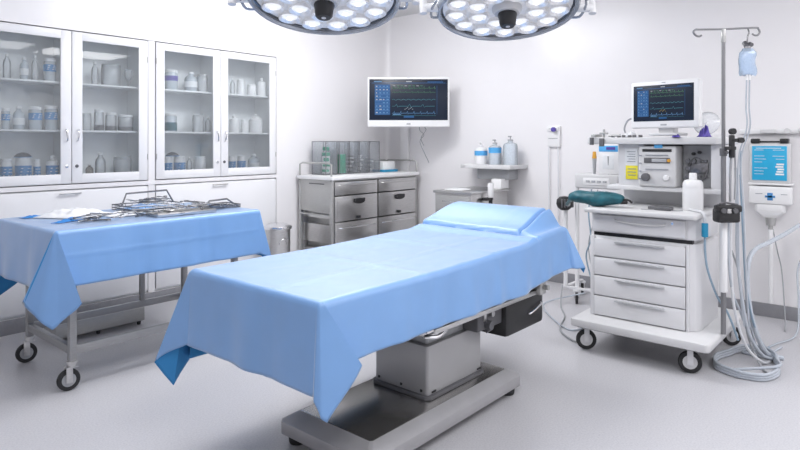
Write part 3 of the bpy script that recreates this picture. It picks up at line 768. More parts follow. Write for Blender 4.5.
# upright boxes of supplies
UP = [(4.055, 'green', .15, 'smoky upright box with green tape at left end of the drawer cabinet', 4.47), (4.22, 'green', .12, 'smoky upright box showing a bright green pack, second from left', 4.47), (4.365, 'dgrey', .12, 'smoky upright box of dark parts, third from left on the drawer cabinet', 4.47),
      (4.51, 'label_w', .13, 'smoky upright box of pale and dark parts, fourth on the drawer cabinet', 4.47), (4.672, 'bottle_b', .15, 'smoky upright box with pale blue pack, rightmost on the drawer cabinet', 4.47)]
for k, (x, c, wd, lab, y) in enumerate(UP):
    t = thing('supply_box', lab, 'box', (x, y, .9775), group='upright supply boxes on the drawer cabinet')
    z0, z1 = .9775, 1.305; hw = wd / 2; dp = .10
    s = MB()
    s.box(x - hw, x - hw + .004, y - dp, y + dp, z0, z1); s.box(x + hw - .004, x + hw, y - dp, y + dp, z0, z1)
    s.box(x - hw + .004, x + hw - .004, y - dp, y - dp + .003, z0, z1); s.box(x - hw + .004, x + hw - .004, y + dp - .003, y + dp, z0, z1); s.box(x - hw + .004, x + hw - .004, y - dp + .003, y + dp - .003, z0, z0 + .004)
    s.build('case', M['mesh_grey'], t)
    s = MB()
    for q in ((x - hw, y - dp), (x + hw, y - dp), (x + hw, y + dp), (x - hw, y + dp)): s.cyl((q[0], q[1], z0), (q[0], q[1], z1), .004, n=8)
    s.tube([(x - hw, y - dp, z1), (x + hw, y - dp, z1), (x + hw, y + dp, z1), (x - hw, y + dp, z1)], .004, 6, 1, closed=True)
    s.build('frame', M['pole_steel'], t)
    s = MB(); random.seed(40 + k)
    if k == 0:
        for q in range(5): s.box(x - .055 + .01 * (q % 3), x - .015 + .012 * (q % 2), y - .085, y - .02, z0 + .03 + .052 * q, z0 + .055 + .055 * q, .004)
        s.m = 1; s.box(x - .0, x + .05, y - .03, y + .04, z0 + .01, z0 + .22, .01)
    elif k == 1:
        s.box(x - .035, x + .04, y - .09, y - .03, z0 + .01, z0 + .20, .006); s.m = 1; s.box(x - .05, x - .038, y - .05, y + .06, z0 + .01, z0 + .25, .004)
    else:
        for q in range(9):
            s.m = q % 2; px, pz = x + random.uniform(-hw + .03, hw - .03), z0 + .012 + .02 * q
            s.box(px - .018, px + .018, y - .09 + random.uniform(0, .06), y + .02, pz, pz + random.uniform(.010, .020), .004)
    s.build('contents', [M[c], M['label_w'] if c in ('label_w', 'bottle_b', 'green') else M['offwhite']], t)
t = thing('supply_carton', 'white carton on a blue base at the right end of the drawer cabinet', 'box', (4.88, 4.42, .9775))
MB().box(4.79, 4.97, 4.35, 4.49, 1.002, 1.092, .004).build('carton', M['label_w'], t)
MB().box(4.78, 5.01, 4.335, 4.505, .9775, 1.002, .004).build('tray', M['bluecap'], t)
o = MB().box(4.972, 5.005, 4.37, 4.47, 1.0025, 1.078, .003).build('supply_carton', M['offwhite'], loc=(4.99, 4.42, 1.0025)); tag(o, 'small beige carton standing on the blue tray beside the white carton', 'box')

# ------------------------------------------------------------------ screens
def display(w, h, style):
    """screen picture: coloured bars and traces lying on the dark glass, in the x, z plane (front at -y)"""
    s = MB(); random.seed(11 + style)
    def bar(x, z, bw, bh, m, y=-.0006):
        s.m = m; s.box(x, x + bw, y, y + .0005, z, z + bh)
    W, H = w, h
    bar(.03 * W, .90 * H, .94 * W, .012 * H, 1); bar(.06 * W, .93 * H, .10 * W, .022 * H, 2); bar(.47 * W, .93 * H, .07 * W, .022 * H, 5); bar(.74 * W, .92 * H, .2 * W, .022 * H, 1)
    bar(.07 * W, .13 * H, .195 * W, .74 * H, 1)
    for k in range(9):
        z = .15 * H + .08 * H * k
        bar(.075 * W, z, .185 * W, .006 * H, 2, -.0011)
        for q in range(4):
            if random.random() < .85: bar(.085 * W + .045 * W * q, z + .022 * H, .024 * W * random.uniform(.6, 1.2), .024 * H, 2 if random.random() < .7 else 5, -.0011)
    for k, (z, m, n) in enumerate(((.78, 4, 26), (.68, 4, 22), (.50, 3, 26), (.34, 3, 10), (.17, 2, 20))):
        pts = []
        for q in range(n * 3):
            x = .29 * W + .56 * W * q / 78 * (78 / (n * 3)) 
            ph = q % 9
            a = {3: .05, 4: -.025}.get(ph, .0) if k != 2 else .012 * math.sin(q * .7)
            pts.append((x, -.001, z * H + a * H * (.7 if k == 1 else 1)))
        s.m = m; s.tube(pts, .0016 * H / .3, 4, 1)
    for k in range(8): bar((.30 + .05 * k) * W, .83 * H, .03 * W, .014 * H, 4 if k % 3 else 5)
    for k in range(7): bar((.45 + .016 * k) * W, (.26 + .02 * (k % 3)) * H, .012 * W, .012 * H, 5 if style == 0 else 6)
    bar(.29 * W, .11 * H, .56 * W, .005 * H, 3); bar(.86 * W, .14 * H, .004 * W, .7 * H, 1); bar(.44 * W, .06 * H, .13 * W, .045 * H, 1); bar(.30 * W, .13 * H, .10 * W, .02 * H, 2)
    return s
SCR = ['screen', 's_blue', 's_lblue', 's_cyan', 's_green', 's_white', 's_yel']
def monitor(name, label, loc, rz, w, h, margin, style, group):
    t = thing(name, label, 'monitor', loc, rz, group, world=False)
    l, r, tp, bt = margin
    s = MB(); s.box(-w / 2, w / 2, 0, .05, -h / 2, h / 2, .012, 3); s.box(-w / 2 + .05, w / 2 - .05, .05, .085, -h / 2 + .05, h / 2 - .05, .012, 2)
    s.m = 1; s.box(-.02, .02, -.0015, .002, -h / 2 + bt * .35, -h / 2 + bt * .58, .001); s.box(-.012, .012, -.0012, .002, h / 2 - tp * .6, h / 2 - tp * .4)
    s.build('housing', [M['white'], M['grey']], t)
    sw, sh = w - l - r, h - tp - bt
    s = MB().box(-w / 2 + l, w / 2 - r, -.002, .004, -h / 2 + bt, h / 2 - tp, .001)
    sc = s.build('screen', M['screen'], t)
    d_ = display(sw, sh, style).build('display', [M[k] for k in SCR], sc); d_.location = (-w / 2 + l, -.0022, -h / 2 + bt)
    return t
# wall monitor near the corner, turned towards the room
t = monitor('wall_monitor', 'large wide white monitor on the wall in the room corner', (4.682, 3.911, 1.703), YAW - PI / 2, .828, .505, (.018, .018, .022, .07), 0, 'patient monitors')
A = Matrix.Translation((4.682, 3.911, 1.703)) @ Matrix.Rotation(YAW - PI / 2, 4, 'Z')
Ai = A.inverted()
pe = Ai @ Vector((5.165, 4.375, 1.62))
s = MB(); s.box(-.10, .10, .085, .10, -.10, .10, .004); s.cyl((0, .10, 0), (0, .18, -.02), .03, n=18); s.tube([(0, .16, -.02), (.02, .3, -.06), tuple(pe)], .026, 10, 4)
s.build('mounting_arm', M['white'], t)
s = MB(); s.tube([(.11, .06, -.24), (.12, .07, -.29), (.16, .10, -.33), (.12, .14, -.40), (.17, .2, -.52), (.22, .3, -.62)], .004, 6); s.tube([(.15, .06, -.24), (.18, .08, -.28), (.13, .10, -.36), (.16, .16, -.44)], .004, 6)
s.build('cable', M['cable'], t)
t = thing('cable_channel', 'white vertical cable channel on the wall below the corner monitor', 'cable channel', (5.18, 4.375, .1))
MB().box(5.155, 5.199, 4.32, 4.43, .1, 1.70, .004).build('channel', M['white'], t)

# ------------------------------------------------------------------ small steel cabinet, wall shelf, dispensers
t = thing('bedside_cabinet', 'low stainless cabinet under the wall shelf beyond the operating table', 'cabinet', (4.73, 3.18, 0))
s = MB(); s.box(4.435, 5.06, 2.99, 3.385, .06, .835, .004)
for x in (4.46, 5.02):
    for y in (3.02, 3.35): s.cyl((x, y, 0), (x, y, .06), .016, n=12)
s.build('body', M['steel'], t)
MB().box(4.42, 5.08, 2.975, 3.40, .835, .858, .005).build('top', M['steel_h'], t)
for z0, z1 in ((.62, .815), (.40, .61), (.10, .39)):
    d_ = MB().box(4.424, 4.437, 3.005, 3.37, z0, z1, .003).build('drawer', M['steel_soft'], t)
    MB().tube([(4.424, 3.09, z1 - .05), (4.405, 3.10, z1 - .05), (4.405, 3.28, z1 - .05), (4.424, 3.29, z1 - .05)], .006, 8, 1).build('handle', M['chrome'], d_)
o = MB().box(4.50, 4.66, 3.14, 3.33, .8585, .868, .004).build('paper_stack', M['label_w'], loc=(4.58, 3.23, .8585)); tag(o, 'thin white paper stack lying on the low stainless cabinet', 'paper')
t = thing('paper_roll_holder', 'white paper roll on a black clip at the right of the low stainless cabinet', 'roll holder', (4.62, 2.955, .6))
s = MB(); s.cyl((4.66, 2.93, .80), (4.66, 2.93, .93), .026, n=24, bev=.003); s.build('roll', M['white'], t)
s = MB(); s.box(4.58, 4.69, 2.92, 2.976, .775, .80, .004); s.cyl((4.66, 2.93, .66), (4.66, 2.93, .80), .018, n=14); s.build('clip', M['black'], t)
t = thing('glove_box', 'white box standing at the back of the low stainless cabinet', 'box', (4.98, 3.05, .8585))
MB().box(4.93, 5.07, 2.985, 3.09, .8585, .95, .004).build('carton', M['white'], t)
t = thing('wall_shelf', 'thick pale wall shelf holding three pump bottles', 'shelf', (5.0, 3.05, 1.03))
s = MB(); s.prism([(4.88, 2.86), (4.88, 3.36), (4.93, 3.45), (5.198, 3.49), (5.198, 2.85)], 1.045, 1.083, .006); s.build('board', M['offwhite'], t)
s = MB(); s.box(5.0, 5.19, 2.95, 3.30, .94, 1.045, .01); s.build('bracket', M['grey'], t)
def pump_bottle(x, y, r, h, body, lab, label, lz):
    t = thing('pump_bottle', label, 'bottle', (x, y, 1.0835), world=False, group='pump bottles on the wall shelf')
    MB().lathe([(0, 0), (r * .96, 0), (r, .006), (r, h * .64), (r * .9, h * .72), (r * .35, h * .78), (r * .33, h * .83)], n=24).build('body', M[body], t)
    if lab: MB().lathe([(r + .001, h * lz[0]), (r + .0018, h * lz[0]), (r + .0018, h * lz[1]), (r + .001, h * lz[1])], n=24).build('label', M[lab], t)
    s = MB(); s.cyl((0, 0, h * .82), (0, 0, h * .88), r * .38, n=14); s.cyl((0, 0, h * .88), (0, 0, h * .96), .005, n=8); s.box(-.035, .012, -.008, .008, h * .95, h, .003)
    s.build('pump', M['white' if body != 'bottle_b' else 'grey'], t)
pump_bottle(5.04, 3.28, .062, .21, 'white', 'label_l', 'white pump bottle with one blue band, leftmost on the wall shelf', (.40, .62))
pump_bottle(5.04, 3.12, .060, .24, 'bottle_b', 'label_l', 'pale blue pump bottle with bright band, middle one on the wall shelf', (.46, .68))
pump_bottle(5.04, 2.95, .068, .275, 'bottle_b', None, 'plain translucent bottle, tallest and rightmost on the wall shelf', None)
t = thing('gas_outlet', 'small white gas outlet with violet knob and hanging tubes on the back wall', 'gas outlet', (5.19, 2.57, 1.25))
s = MB(); s.box(5.17, 5.199, 2.51, 2.635, 1.255, 1.45, .006); s.box(5.15, 5.172, 2.52, 2.63, 1.40, 1.44, .005); s.m = 1; s.box(5.165, 5.171, 2.53, 2.62, 1.33, 1.336); s.box(5.148, 5.151, 2.53, 2.61, 1.418, 1.424)
s.build('plate', [M['white'], M['grey']], t)
MB().cyl((5.15, 2.555, 1.415), (5.125, 2.555, 1.415), .022, n=16, bev=.003).build('knob', M['purple'], t)
s = MB(); s.tube([(5.165, 2.615, 1.26), (5.17, 2.62, 1.1), (5.18, 2.62, .3)], .005, 6); s.tube([(5.165, 2.53, 1.26), (5.17, 2.525, 1.1), (5.18, 2.53, .3)], .005, 6); s.build('tube', M['tube_w'], t)

# ------------------------------------------------------------------ equipment stand beyond the head end
t = thing('equipment_stand', 'mobile stand with grey tray box between the table head and the anaesthesia cart', 'stand', (4.70, 2.05, 0))
for (x, y) in ((4.64, 2.20), (4.66, 2.11)):
    MB().cyl((x, y, .12), (x, y, .95 if y < 2.15 else .76), .017, n=14).build('pole', M['white'], t)
s = MB(); s.box(4.63, 4.66, 1.82, 2.22, .105, .125, .006); s.box(4.66, 4.97, 2.19, 2.22, .105, .125, .006); s.box(4.66, 4.97, 1.82, 1.85, .105, .125, .006); s.build('base', M['metal_paint'], t)
for (x, y) in ((4.63, 2.10), (4.63, 1.84), (4.96, 2.2), (4.96, 1.84)): caster(t, x, y, .048, .106, 3.6, 'metal_paint', 'offwhite', .02)
s = MB(); s.box(4.55, 4.92, 1.73, 2.085, .935, 1.05, .015, 3); s.m = 1; s.box(4.545, 4.552, 1.80, 2.01, .965, 1.02, .003)
s.m = 2
for k in range(4): s.box(4.541, 4.546, 1.82 + .045 * k, 1.85 + .045 * k, .985, 1.0)
s.build('tray_box', [M['offwhite'], M['white'], M['grey']], t)
t = thing('vaporiser_unit', 'white vaporiser with blue label strip standing on the grey tray box', 'vaporiser', (4.64, 1.82, 1.0505))
s = MB(); s.box(4.59, 4.75, 1.745, 1.905, 1.0505, 1.285, .01); s.m = 1; s.box(4.588, 4.592, 1.75, 1.90, 1.225, 1.272, .002); s.m = 2; s.box(4.586, 4.589, 1.77, 1.84, 1.24, 1.262)
s.m = 3; s.box(4.587, 4.591, 1.78, 1.87, 1.09, 1.20, .002)
s.build('body', [M['white'], M['label_l'], M['purple'], M['paper']], t)
MB().cyl((4.60, 1.825, 1.0505), (4.585, 1.825, 1.19), .006, n=10).build('tube', M['grey'], t)
t = thing('flow_sensor', 'slim clear flow tube with amber top beside the white vaporiser', 'flow tube', (4.60, 1.94, 1.0505))
MB().cyl((4.60, 1.94, 1.0505), (4.60, 1.94, 1.17), .011, .016, n=14).build('tube', M['grey'], t)
MB().cyl((4.60, 1.94, 1.17), (4.60, 1.94, 1.225), .018, .012, n=14, bev=.003).build('cap', M['orange'], t)
# black round joint held on the front pole
t = thing('clamp_ball', 'round black joint clamp on the pole beyond the table head', 'clamp', (4.62, 2.20, .76))
s = MB(); s.lathe([(0, 0), (.03, .0), (.055, .02), (.066, .05), (.062, .085), (.04, .108), (0, .114)], (4.62, 2.20, .745), 24); s.build('ball', M['black'], t)
s = MB()
for k in range(7):
    a = -2.4 + k * .35
    s.box(.055, .072, -.006, .006, .77, .84, .003, M4=Matrix.Translation((4.62, 2.20, 0)) @ Matrix.Rotation(a - .6, 4, 'Z'))
s.m = 1; s.cyl((4.575, 2.155, .80), (4.56, 2.14, .80), .018, n=14)
s.build('rib', [M['dgrey'], M['grey']], t)

# ------------------------------------------------------------------ anaesthesia cart
t = thing('anaesthesia_machine', 'white anaesthesia cart with drawers and overhead shelf on casters', 'medical cart', (4.0, 1.27, 0))
s = MB(); s.prism(rect(3.565, 4.45, .862, 1.668, .02), .15, .20, .012); s.build('platform', M['offwhite'], t)
MB().box(3.60, 4.42, .90, 1.63, .140, .152, .003).build('shade_sheet', M['dgrey'], t)  # dark sheet added under the platform to deepen the shade on the floor
for (x, y, a) in ((3.655, 1.575, 2.2), (3.655, .965, 1.9), (4.33, .90, 2.3), (4.33, 1.6, 2.2)): caster(t, x, y, .062, .152, a, 'metal_paint', 'offwhite', .026)
s = MB(); s.prism([(3.755, 1.60), (3.755, 1.02), (3.775, .985), (3.82, .965), (4.2, .965), (4.2, 1.60)], .20, .705, .004)
s.prism([(3.755, 1.60), (3.755, 1.02), (3.775, .985), (3.82, .965), (4.2, .965), (4.2, 1.60)], .728, .86, .004)
s.box(3.80, 4.19, 1.0, 1.55, .70, .735)
s.box(3.735, 3.757, 1.577, 1.603, .20, .705, .003); s.box(3.735, 3.757, 1.012, 1.028, .20, .705, .003)
s.build('body', M['metal_paint'], t)
MB().box(3.765, 3.80, 1.0, 1.59, .705, .728).build('recess', M['black'], t)
for z0, z1, top in ((.738, .842, 1), (.578, .690, 0), (.460, .572, 0), (.332, .454, 0), (.206, .326, 0)):
    dr = MB().box(3.728, 3.756, 1.031, 1.575, z0, z1, .005).build('drawer', M['metal_paint'], t)
    if not top:
        h = MB(); h.box(3.708, 3.716, 1.14, 1.44, z1 - .018, z1 - .009, .003); h.box(3.714, 3.729, 1.145, 1.435, z1 - .014, z1 - .009, .002)
        h.build('handle', M['handle_grey'], dr)
    else:
        h = MB(); h.tube([(3.728, 1.14, .815), (3.714, 1.16, .805), (3.712, 1.29, .80), (3.714, 1.42, .812), (3.728, 1.44, .818)], .005, 8); h.build('handle', M['offwhite'], dr)
        MB().cyl((3.730, 1.10, .822), (3.724, 1.10, .822), .007, n=12).build('lock', M['chrome'], dr)
MB().prism(rect(3.655, 4.22, .955, 1.615, .012), .858, .885, .006).build('worktop', M['offwhite'], t)
MB().box(4.20, 4.235, .92, 1.56, .86, 1.33, .004).build('back_panel', M['metal_paint'], t)
s = MB(); s.box(4.02, 4.21, 1.36, 1.53, 1.0, 1.285, .006); s.box(4.02, 4.21, .90, .965, 1.0, 1.285, .006); s.box(4.0, 4.21, .90, 1.60, .985, 1.012, .005)
s.build('housing_frame', M['metal_paint'], t)
s = MB(); s.prism(rect(3.955, 4.42, .89, 1.73, .03), 1.285, 1.330, .008); s.build('top_shelf', M['offwhite'], t)
s = MB(); s.box(3.985, 4.2, 1.155, 1.385, 1.013, 1.275, .012, 3)
cm = s.build('control_module', M['offwhite'], t)
MB().box(3.980, 3.987, 1.19, 1.35, 1.165, 1.20, .003).build('display', [M['dgrey']], cm)
MB().box(3.978, 3.982, 1.21, 1.30, 1.172, 1.193, .001).build('slider', M['grey'], cm)
s = MB(); s.cyl((3.986, 1.195, 1.183), (3.972, 1.195, 1.183), .010, n=14); s.build('indicator', M['orange'], cm)
MB().cyl((3.987, 1.335, 1.075), (3.955, 1.335, 1.075), .026, n=20, bev=.004).build('knob', M['dgrey'], cm)
MB().cyl((3.987, 1.21, 1.075), (3.965, 1.21, 1.075), .018, n=16, bev=.003).build('knob', M['white'], cm)
MB().box(3.981, 3.988, 1.18, 1.36, 1.238, 1.255, .002).build('slot', M['black'], cm)
MB().box(3.976, 3.99, 1.235, 1.285, 1.262, 1.284, .004).build('button', M['label_l'], cm)
s = MB()
for k in range(4): s.box(3.9835, 3.9775, 1.365, 1.38, 1.06 + .05 * k, 1.066 + .05 * k)
s.box(3.9835, 3.9775, 1.20, 1.34, 1.125, 1.128); s.box(3.9835, 3.9775, 1.20, 1.34, 1.215, 1.218)
s.build('marking', M['ink'], cm)
# paper and yellow sticker on the left pillar
s = MB(); s.box(4.015, 4.022, 1.40, 1.485, 1.07, 1.26, .001); s.m = 1
for k in range(5): s.box(4.0135, 4.0155, 1.415, 1.47 - .01 * (k % 2), 1.17 + .016 * k, 1.174 + .016 * k)
s.m = 2; s.box(4.012, 4.0155, 1.40, 1.478, 1.055, 1.145, .001); s.m = 1
for k in range(3): s.box(4.0105, 4.0125, 1.41, 1.465, 1.08 + .02 * k, 1.085 + .02 * k)
s.build('notice', [M['paper'], M['ink'], M['yellow']], t)
# recessed manifold at the right of the module
s = MB(); s.box(4.12, 4.2, .968, 1.15, 1.013, 1.28, .003); s.build('manifold_panel', M['grey'], t)
s = MB(); random.seed(5)
for k in range(4):
    for q in range(3):
        if random.random() < .85: s.cyl((4.122, 1.13 - .036 * k - .01, 1.08 + .05 * q), (4.10 - .01 * (k % 2), 1.13 - .036 * k - .01, 1.08 + .05 * q), random.uniform(.008, .016), n=12)
s.tube([(4.10, 1.13, 1.06), (4.07, 1.10, 1.05), (4.08, 1.03, 1.06), (4.09, 1.0, 1.12)], .006, 6); s.tube([(4.10, 1.11, 1.15), (4.08, 1.07, 1.20), (4.09, 1.02, 1.18)], .005, 6)
s.box(4.105, 4.122, 1.0, 1.12, 1.10, 1.17, .004); s.build('valve', M['dark_steel'], t)
s = MB(); s.cyl((4.122, 1.085, 1.225), (4.095, 1.085, 1.225), .010, n=12); s.cyl((4.122, 1.05, 1.235), (4.095, 1.05, 1.235), .010, n=12); s.build('knob', M['black'], t)
# adjustable wheels and taps at the left of the overhead shelf
s = MB(); s.cyl((4.02, 1.70, 1.332), (4.02, 1.70, 1.35), .018, n=14); s.box(3.94, 4.06, 1.655, 1.675, 1.335, 1.352, .004); s.cyl((4.0, 1.62, 1.33), (4.0, 1.62, 1.385), .008, n=10); s.box(3.98, 4.03, 1.60, 1.645, 1.352, 1.365, .003)
s.cyl((3.98, 1.58, 1.34), (3.98, 1.50, 1.345), .008, n=10); s.m = 1; s.cyl((3.95, 1.685, 1.28), (3.95, 1.685, 1.33), .014, n=12); s.box(3.94, 3.96, 1.60, 1.63, 1.27, 1.325, .003)
s.build('tap', [M['steel_soft'], M['dgrey']], t)
# side pole for the drip
t = thing('infusion_pole', 'tall steel infusion pole with two curled hooks at right of the cart', 'infusion pole', (3.84, .86, .20))
MB().cyl((3.84, .855, .20), (3.84, .855, 1.25), .014, n=16).build('pole_lower', M['pole_steel'], t)
MB().cyl((3.84, .855, 1.24), (3.84, .855, 1.945), .0105, n=14).build('pole_upper', M['pole_steel'], t)
MB().cyl((3.84, .855, 1.87), (3.84, .855, 1.948), .013, n=14, bev=.002).build('sleeve', M['steel_soft'], t)
P = Vector((3.84, .855, 1.945))
def alongR(a, z): q = P + RIGHT * a; return (q.x, q.y, z)
s = MB()
s.tube([alongR(-.125, 1.912), alongR(-.14, 1.905), alongR(-.16, 1.912), alongR(-.172, 1.93), alongR(-.16, 1.944), alongR(-.13, 1.945), alongR(0, 1.947), alongR(.18, 1.955), alongR(.20, 1.948), alongR(.208, 1.93), alongR(.198, 1.914), alongR(.18, 1.912), alongR(.165, 1.92)], .0055, 8, 5)
s.build('crossbar', M['pole_steel'], t)
s = MB(); s.cyl((3.84, .855, 1.22), (3.84, .855, 1.265), .02, n=16, bev=.003); s.cyl((3.84, .855, 1.24), (3.82, .83, 1.24), .009, n=10); s.build('collar', M['dgrey'], t)
s = MB(); s.cyl((3.84, .855, .44), (3.84, .855, .84), .021, n=18, bev=.003); s.build('sheath', M['white'], t)
q = P + RIGHT * .138
t = thing('infusion_bag', 'soft pale blue infusion bag hanging from the right hook of the pole', 'infusion bag', (q.x, q.y, 1.68))
Br = Matrix.Translation((q.x, q.y, 0)) @ Matrix.Rotation(YAW - PI / 2, 4, 'Z')
def bagfn(u, v):
    z = 1.682 + .155 * v; wd = .050 * (1 - .45 * sstep(.80, 1., v)) * (1 + .06 * math.sin(v * 7 + 1)) * (.9 + .1 * sstep(0, .1, v))
    th = .022 * math.sin(PI * min(1, max(0, v * .9 + .06))) ** .6
    a = u * 2 * PI; ca, sa = math.cos(a), math.sin(a)
    return Br @ Vector((wd * math.copysign(abs(ca) ** .7, ca) + .004 * math.sin(v * 9), th * sa, z + .005 * math.sin(3 * a) * (1 - v)))
s = MB(); s.grid(bagfn, [k / 24 for k in range(25)], [k / 12 for k in range(13)]); s.build('bag', M['bag'], t, angle=80)
s = MB(); s.box(-.018, .018, -.006, .006, 1.82, 1.85, .003, M4=Br); s.tube([Br @ Vector((0, 0, 1.85)), Br @ Vector((0, 0, 1.90)), Br @ Vector((.008, 0, 1.93)), Br @ Vector((0, 0, 1.956))], .004, 6)
s.cyl(Br @ Vector((-.012, -.01, 1.85)), Br @ Vector((-.012, .01, 1.87)), .014, n=12); s.cyl(Br @ Vector((.018, -.01, 1.855)), Br @ Vector((.018, .01, 1.865)), .012, n=12)
s.build('hanger', M['dark_steel'], t)
s = MB(); s.cyl(Br @ Vector((-.004, 0, 1.655)), Br @ Vector((-.004, 0, 1.69)), .006, n=8); s.cyl(Br @ Vector((.012, 0, 1.655)), Br @ Vector((.012, 0, 1.69)), .006, n=8); s.build('port', M['white'], t)
s = MB()
s.tube([Br @ Vector((-.004, 0, 1.66)), Br @ Vector((-.008, 0, 1.5)), Br @ Vector((-.004, 0, 1.38)), (3.95, .80, 1.2), (3.95, .80, .9), (3.97, .80, .5), (4.0, .78, .22)], .0045, 6)
s.tube([Br @ Vector((.012, 0, 1.66)), Br @ Vector((.010, 0, 1.5)), Br @ Vector((.014, 0, 1.38)), (3.97, .79, 1.2), (3.985, .78, .9), (4.0, .77, .5), (4.03, .76, .2)], .0045, 6)
s.build('line', M['tube'], t)
# black clamp head with hoses beside the worktop
t = thing('hose_clamp', 'black hose clamp block on the infusion pole at worktop height', 'clamp', (3.80, .86, .83))
Bk = Matrix.Translation((3.815, .845, 0)) @ Matrix.Rotation(YAW - PI / 2, 4, 'Z')
s = MB(); s.box(-.062, .068, -.05, .02, .845, .925, .014, 3, M4=Bk); s.box(-.07, .075, -.055, -.01, .905, .945, .010, 2, M4=Bk); s.build('block', M['black'], t)
s = MB(); s.m = 0
for xx in (-.035, .03): s.cyl(Bk @ Vector((xx, -.055, .915)), Bk @ Vector((xx, -.068, .915)), .014, n=14)
s.tube([Bk @ Vector((-.06, -.03, .94)), Bk @ Vector((-.02, -.04, .958)), Bk @ Vector((.06, -.03, .945))], .006, 6); s.m = 1; s.box(-.012, .014, -.056, -.05, .90, .925, .003, M4=Bk)
s.build('knob', [M['dgrey'], M['steel']], t)
# upper black clip cluster on the pole
t = thing('pole_clip', 'black clip cluster with thin tubes on the pole beside the overhead shelf', 'clip', (3.86, .83, 1.2))
s = MB(); s.box(.028, .052, -.02, .01, 1.21, 1.34, .006, M4=Bk); s.box(.03, .09, -.02, -.005, 1.30, 1.32, .004, M4=Bk); s.box(.0, .06, -.018, -.004, 1.255, 1.275, .004, M4=Bk); s.cyl(Bk @ Vector((.085, -.03, 1.31)), Bk @ Vector((.085, 0, 1.31)), .016, n=12); s.cyl(Bk @ Vector((.04, -.025, 1.36)), Bk @ Vector((.04, 0, 1.36)), .018, n=12)
s.build('clip', M['black'], t)
s = MB(); s.tube([Bk @ Vector((.04, 0, 1.22)), Bk @ Vector((.035, 0, 1.1)), Bk @ Vector((.04, .01, .96))], .007, 6); s.tube([Bk @ Vector((.06, 0, 1.26)), Bk @ Vector((.075, .02, 1.12)), Bk @ Vector((.07, .02, .97))], .005, 6); s.build('tube', M['cable'], t)

# things on the cart
t = monitor('bedside_monitor', 'smaller white monitor standing on the overhead shelf of the cart', (3.975, 1.226, 1.538), math.radians(-90 - 9), .440, .300, (.020, .032, .026, .045), 1, 'patient monitors')
s = MB(); s.box(-.05, .05, .03, .10, -.198, -.10, .008); s.box(-.09, .09, -.02, .14, -.1975, -.180, .006)
s.build('foot', M['offwhite'], t)
crumple('gauze_cloth', 4.06, 1.47, .14, .10, .055, M['towel'], 'crumpled white cloth beside the foot of the cart monitor', 'gauze', .3, 31, 1.3305)
t = thing('face_mask', 'round white mask with violet cuff standing right of the cart monitor', 'mask', (4.10, .965, 1.3305))
Bm = Matrix.Translation((4.10, 1.005, 1.413)) @ Matrix.Rotation(math.radians(-70), 4, 'Y') @ Matrix.Scale(.85, 4)
MB().lathe([(.075, 0), (.088, .004), (.09, .012), (.07, .03), (.04, .045), (.02, .05), (.018, .06), (0, .062)], n=28, M4=Bm).build('shell', M['bottle'], t)
crumple('rubber_gloves', 4.02, 1.0, .07, .06, .085, M['purple'], 'bunched violet gloves at right of the cart monitor', 'gloves', .8, 44, 1.3305)
crumple('rubber_gloves', 3.975, 1.15, .08, .05, .028, M['purple'], 'small violet glove lying in front of the cart monitor', 'gloves', .3, 47, 1.3305)
s = MB()
for k in range(6): s.cyl((3.975 + .01 * (k % 2), 1.56 - .035 * k, 1.3385), (3.985 + .012 * (k % 2), 1.54 - .035 * k, 1.3385), .008, n=10)
o = s.build('tube_connectors', M['dark_steel'], loc=(3.98, 1.47, 1.3305)); tag(o, 'string of small dark tube connectors along the overhead shelf edge', 'connectors')
s = MB(); s.tube([(4.06, 1.44, 1.46), (4.05, 1.48, 1.44), (4.05, 1.50, 1.38), (4.05, 1.47, 1.335)], .006, 7); o = s.build('monitor_cable', M['cable'], loc=(4.05, 1.47, 1.33)); tag(o, 'grey cable arching from the left edge of the cart monitor', 'cable')
t = thing('plastic_bottle', 'plain white plastic bottle standing on the cart worktop', 'bottle', (3.96, 1.05, .8855), world=False)
MB().lathe([(0, 0), (.055, 0), (.058, .006), (.058, .13), (.057, .135), (.058, .140), (.056, .168), (.045, .182), (.02, .188), (.018, .205)], n=30).build('body', M['white'], t)
MB().lathe([(.02, .188), (.022, .190), (.022, .222), (.019, .226), (0, .226)], n=22).build('cap', M['white'], t)
s = MB(); s.prism([(3.80, 1.13), (3.80, 1.22), (3.84, 1.28), (3.90, 1.25), (3.89, 1.14)], .8855, .905, .006); o = s.build('grip_tool', M['dgrey'], loc=(3.84, 1.2, .8855)); tag(o, 'flat dark grey device lying in the middle of the cart worktop', 'device')
s = MB(); s.tube([(3.78, 1.30, .888), (3.80, 1.24, .888), (3.86, 1.18, .888), (3.82, 1.12, .888), (3.86, 1.08, .888)], .0025, 5); o = s.build('thin_wire', M['cable'], loc=(3.8, 1.2, .8855)); tag(o, 'thin wire lying loose on the cart worktop', 'wire')
# teal breathing bag lying across the left corner of the worktop
def tealfn(u, v):
    a = v * 2 * PI; k = math.sin(PI * min(1, max(0, u))) ** .35
    wob = 1 + .05 * math.sin(u * 14) + .06 * noise.noise(Vector((u * 16, math.cos(a) * 3, math.sin(a) * 3))) + .10 * noise.noise(Vector((u * 5, math.cos(a) * 1.5, math.sin(a) * 1.5)))
    return (3.80 + .065 * math.cos(a) * k * wob, 1.780 - .375 * u, .936 + .048 * math.sin(a) * k * wob + .004 * math.sin(u * 9) - .012 * (1 - u) * 0)
t = thing('breathing_bag', 'dark teal fabric bag lying across the left corner of the cart worktop', 'bag', (3.80, 1.60, .886))
MB().grid(tealfn, [k / 36 for k in range(37)], [k / 22 for k in range(23)]).build('bag', M['teal'], t, angle=80)
s = MB(); s.cyl((3.80, 1.43, .925), (3.79, 1.39, .922), .018, .012, n=14); s.tube([(3.80, 1.425, .935), (3.78, 1.38, .94), (3.77, 1.35, .925)], .007, 6); s.build('nozzle', M['black'], t)
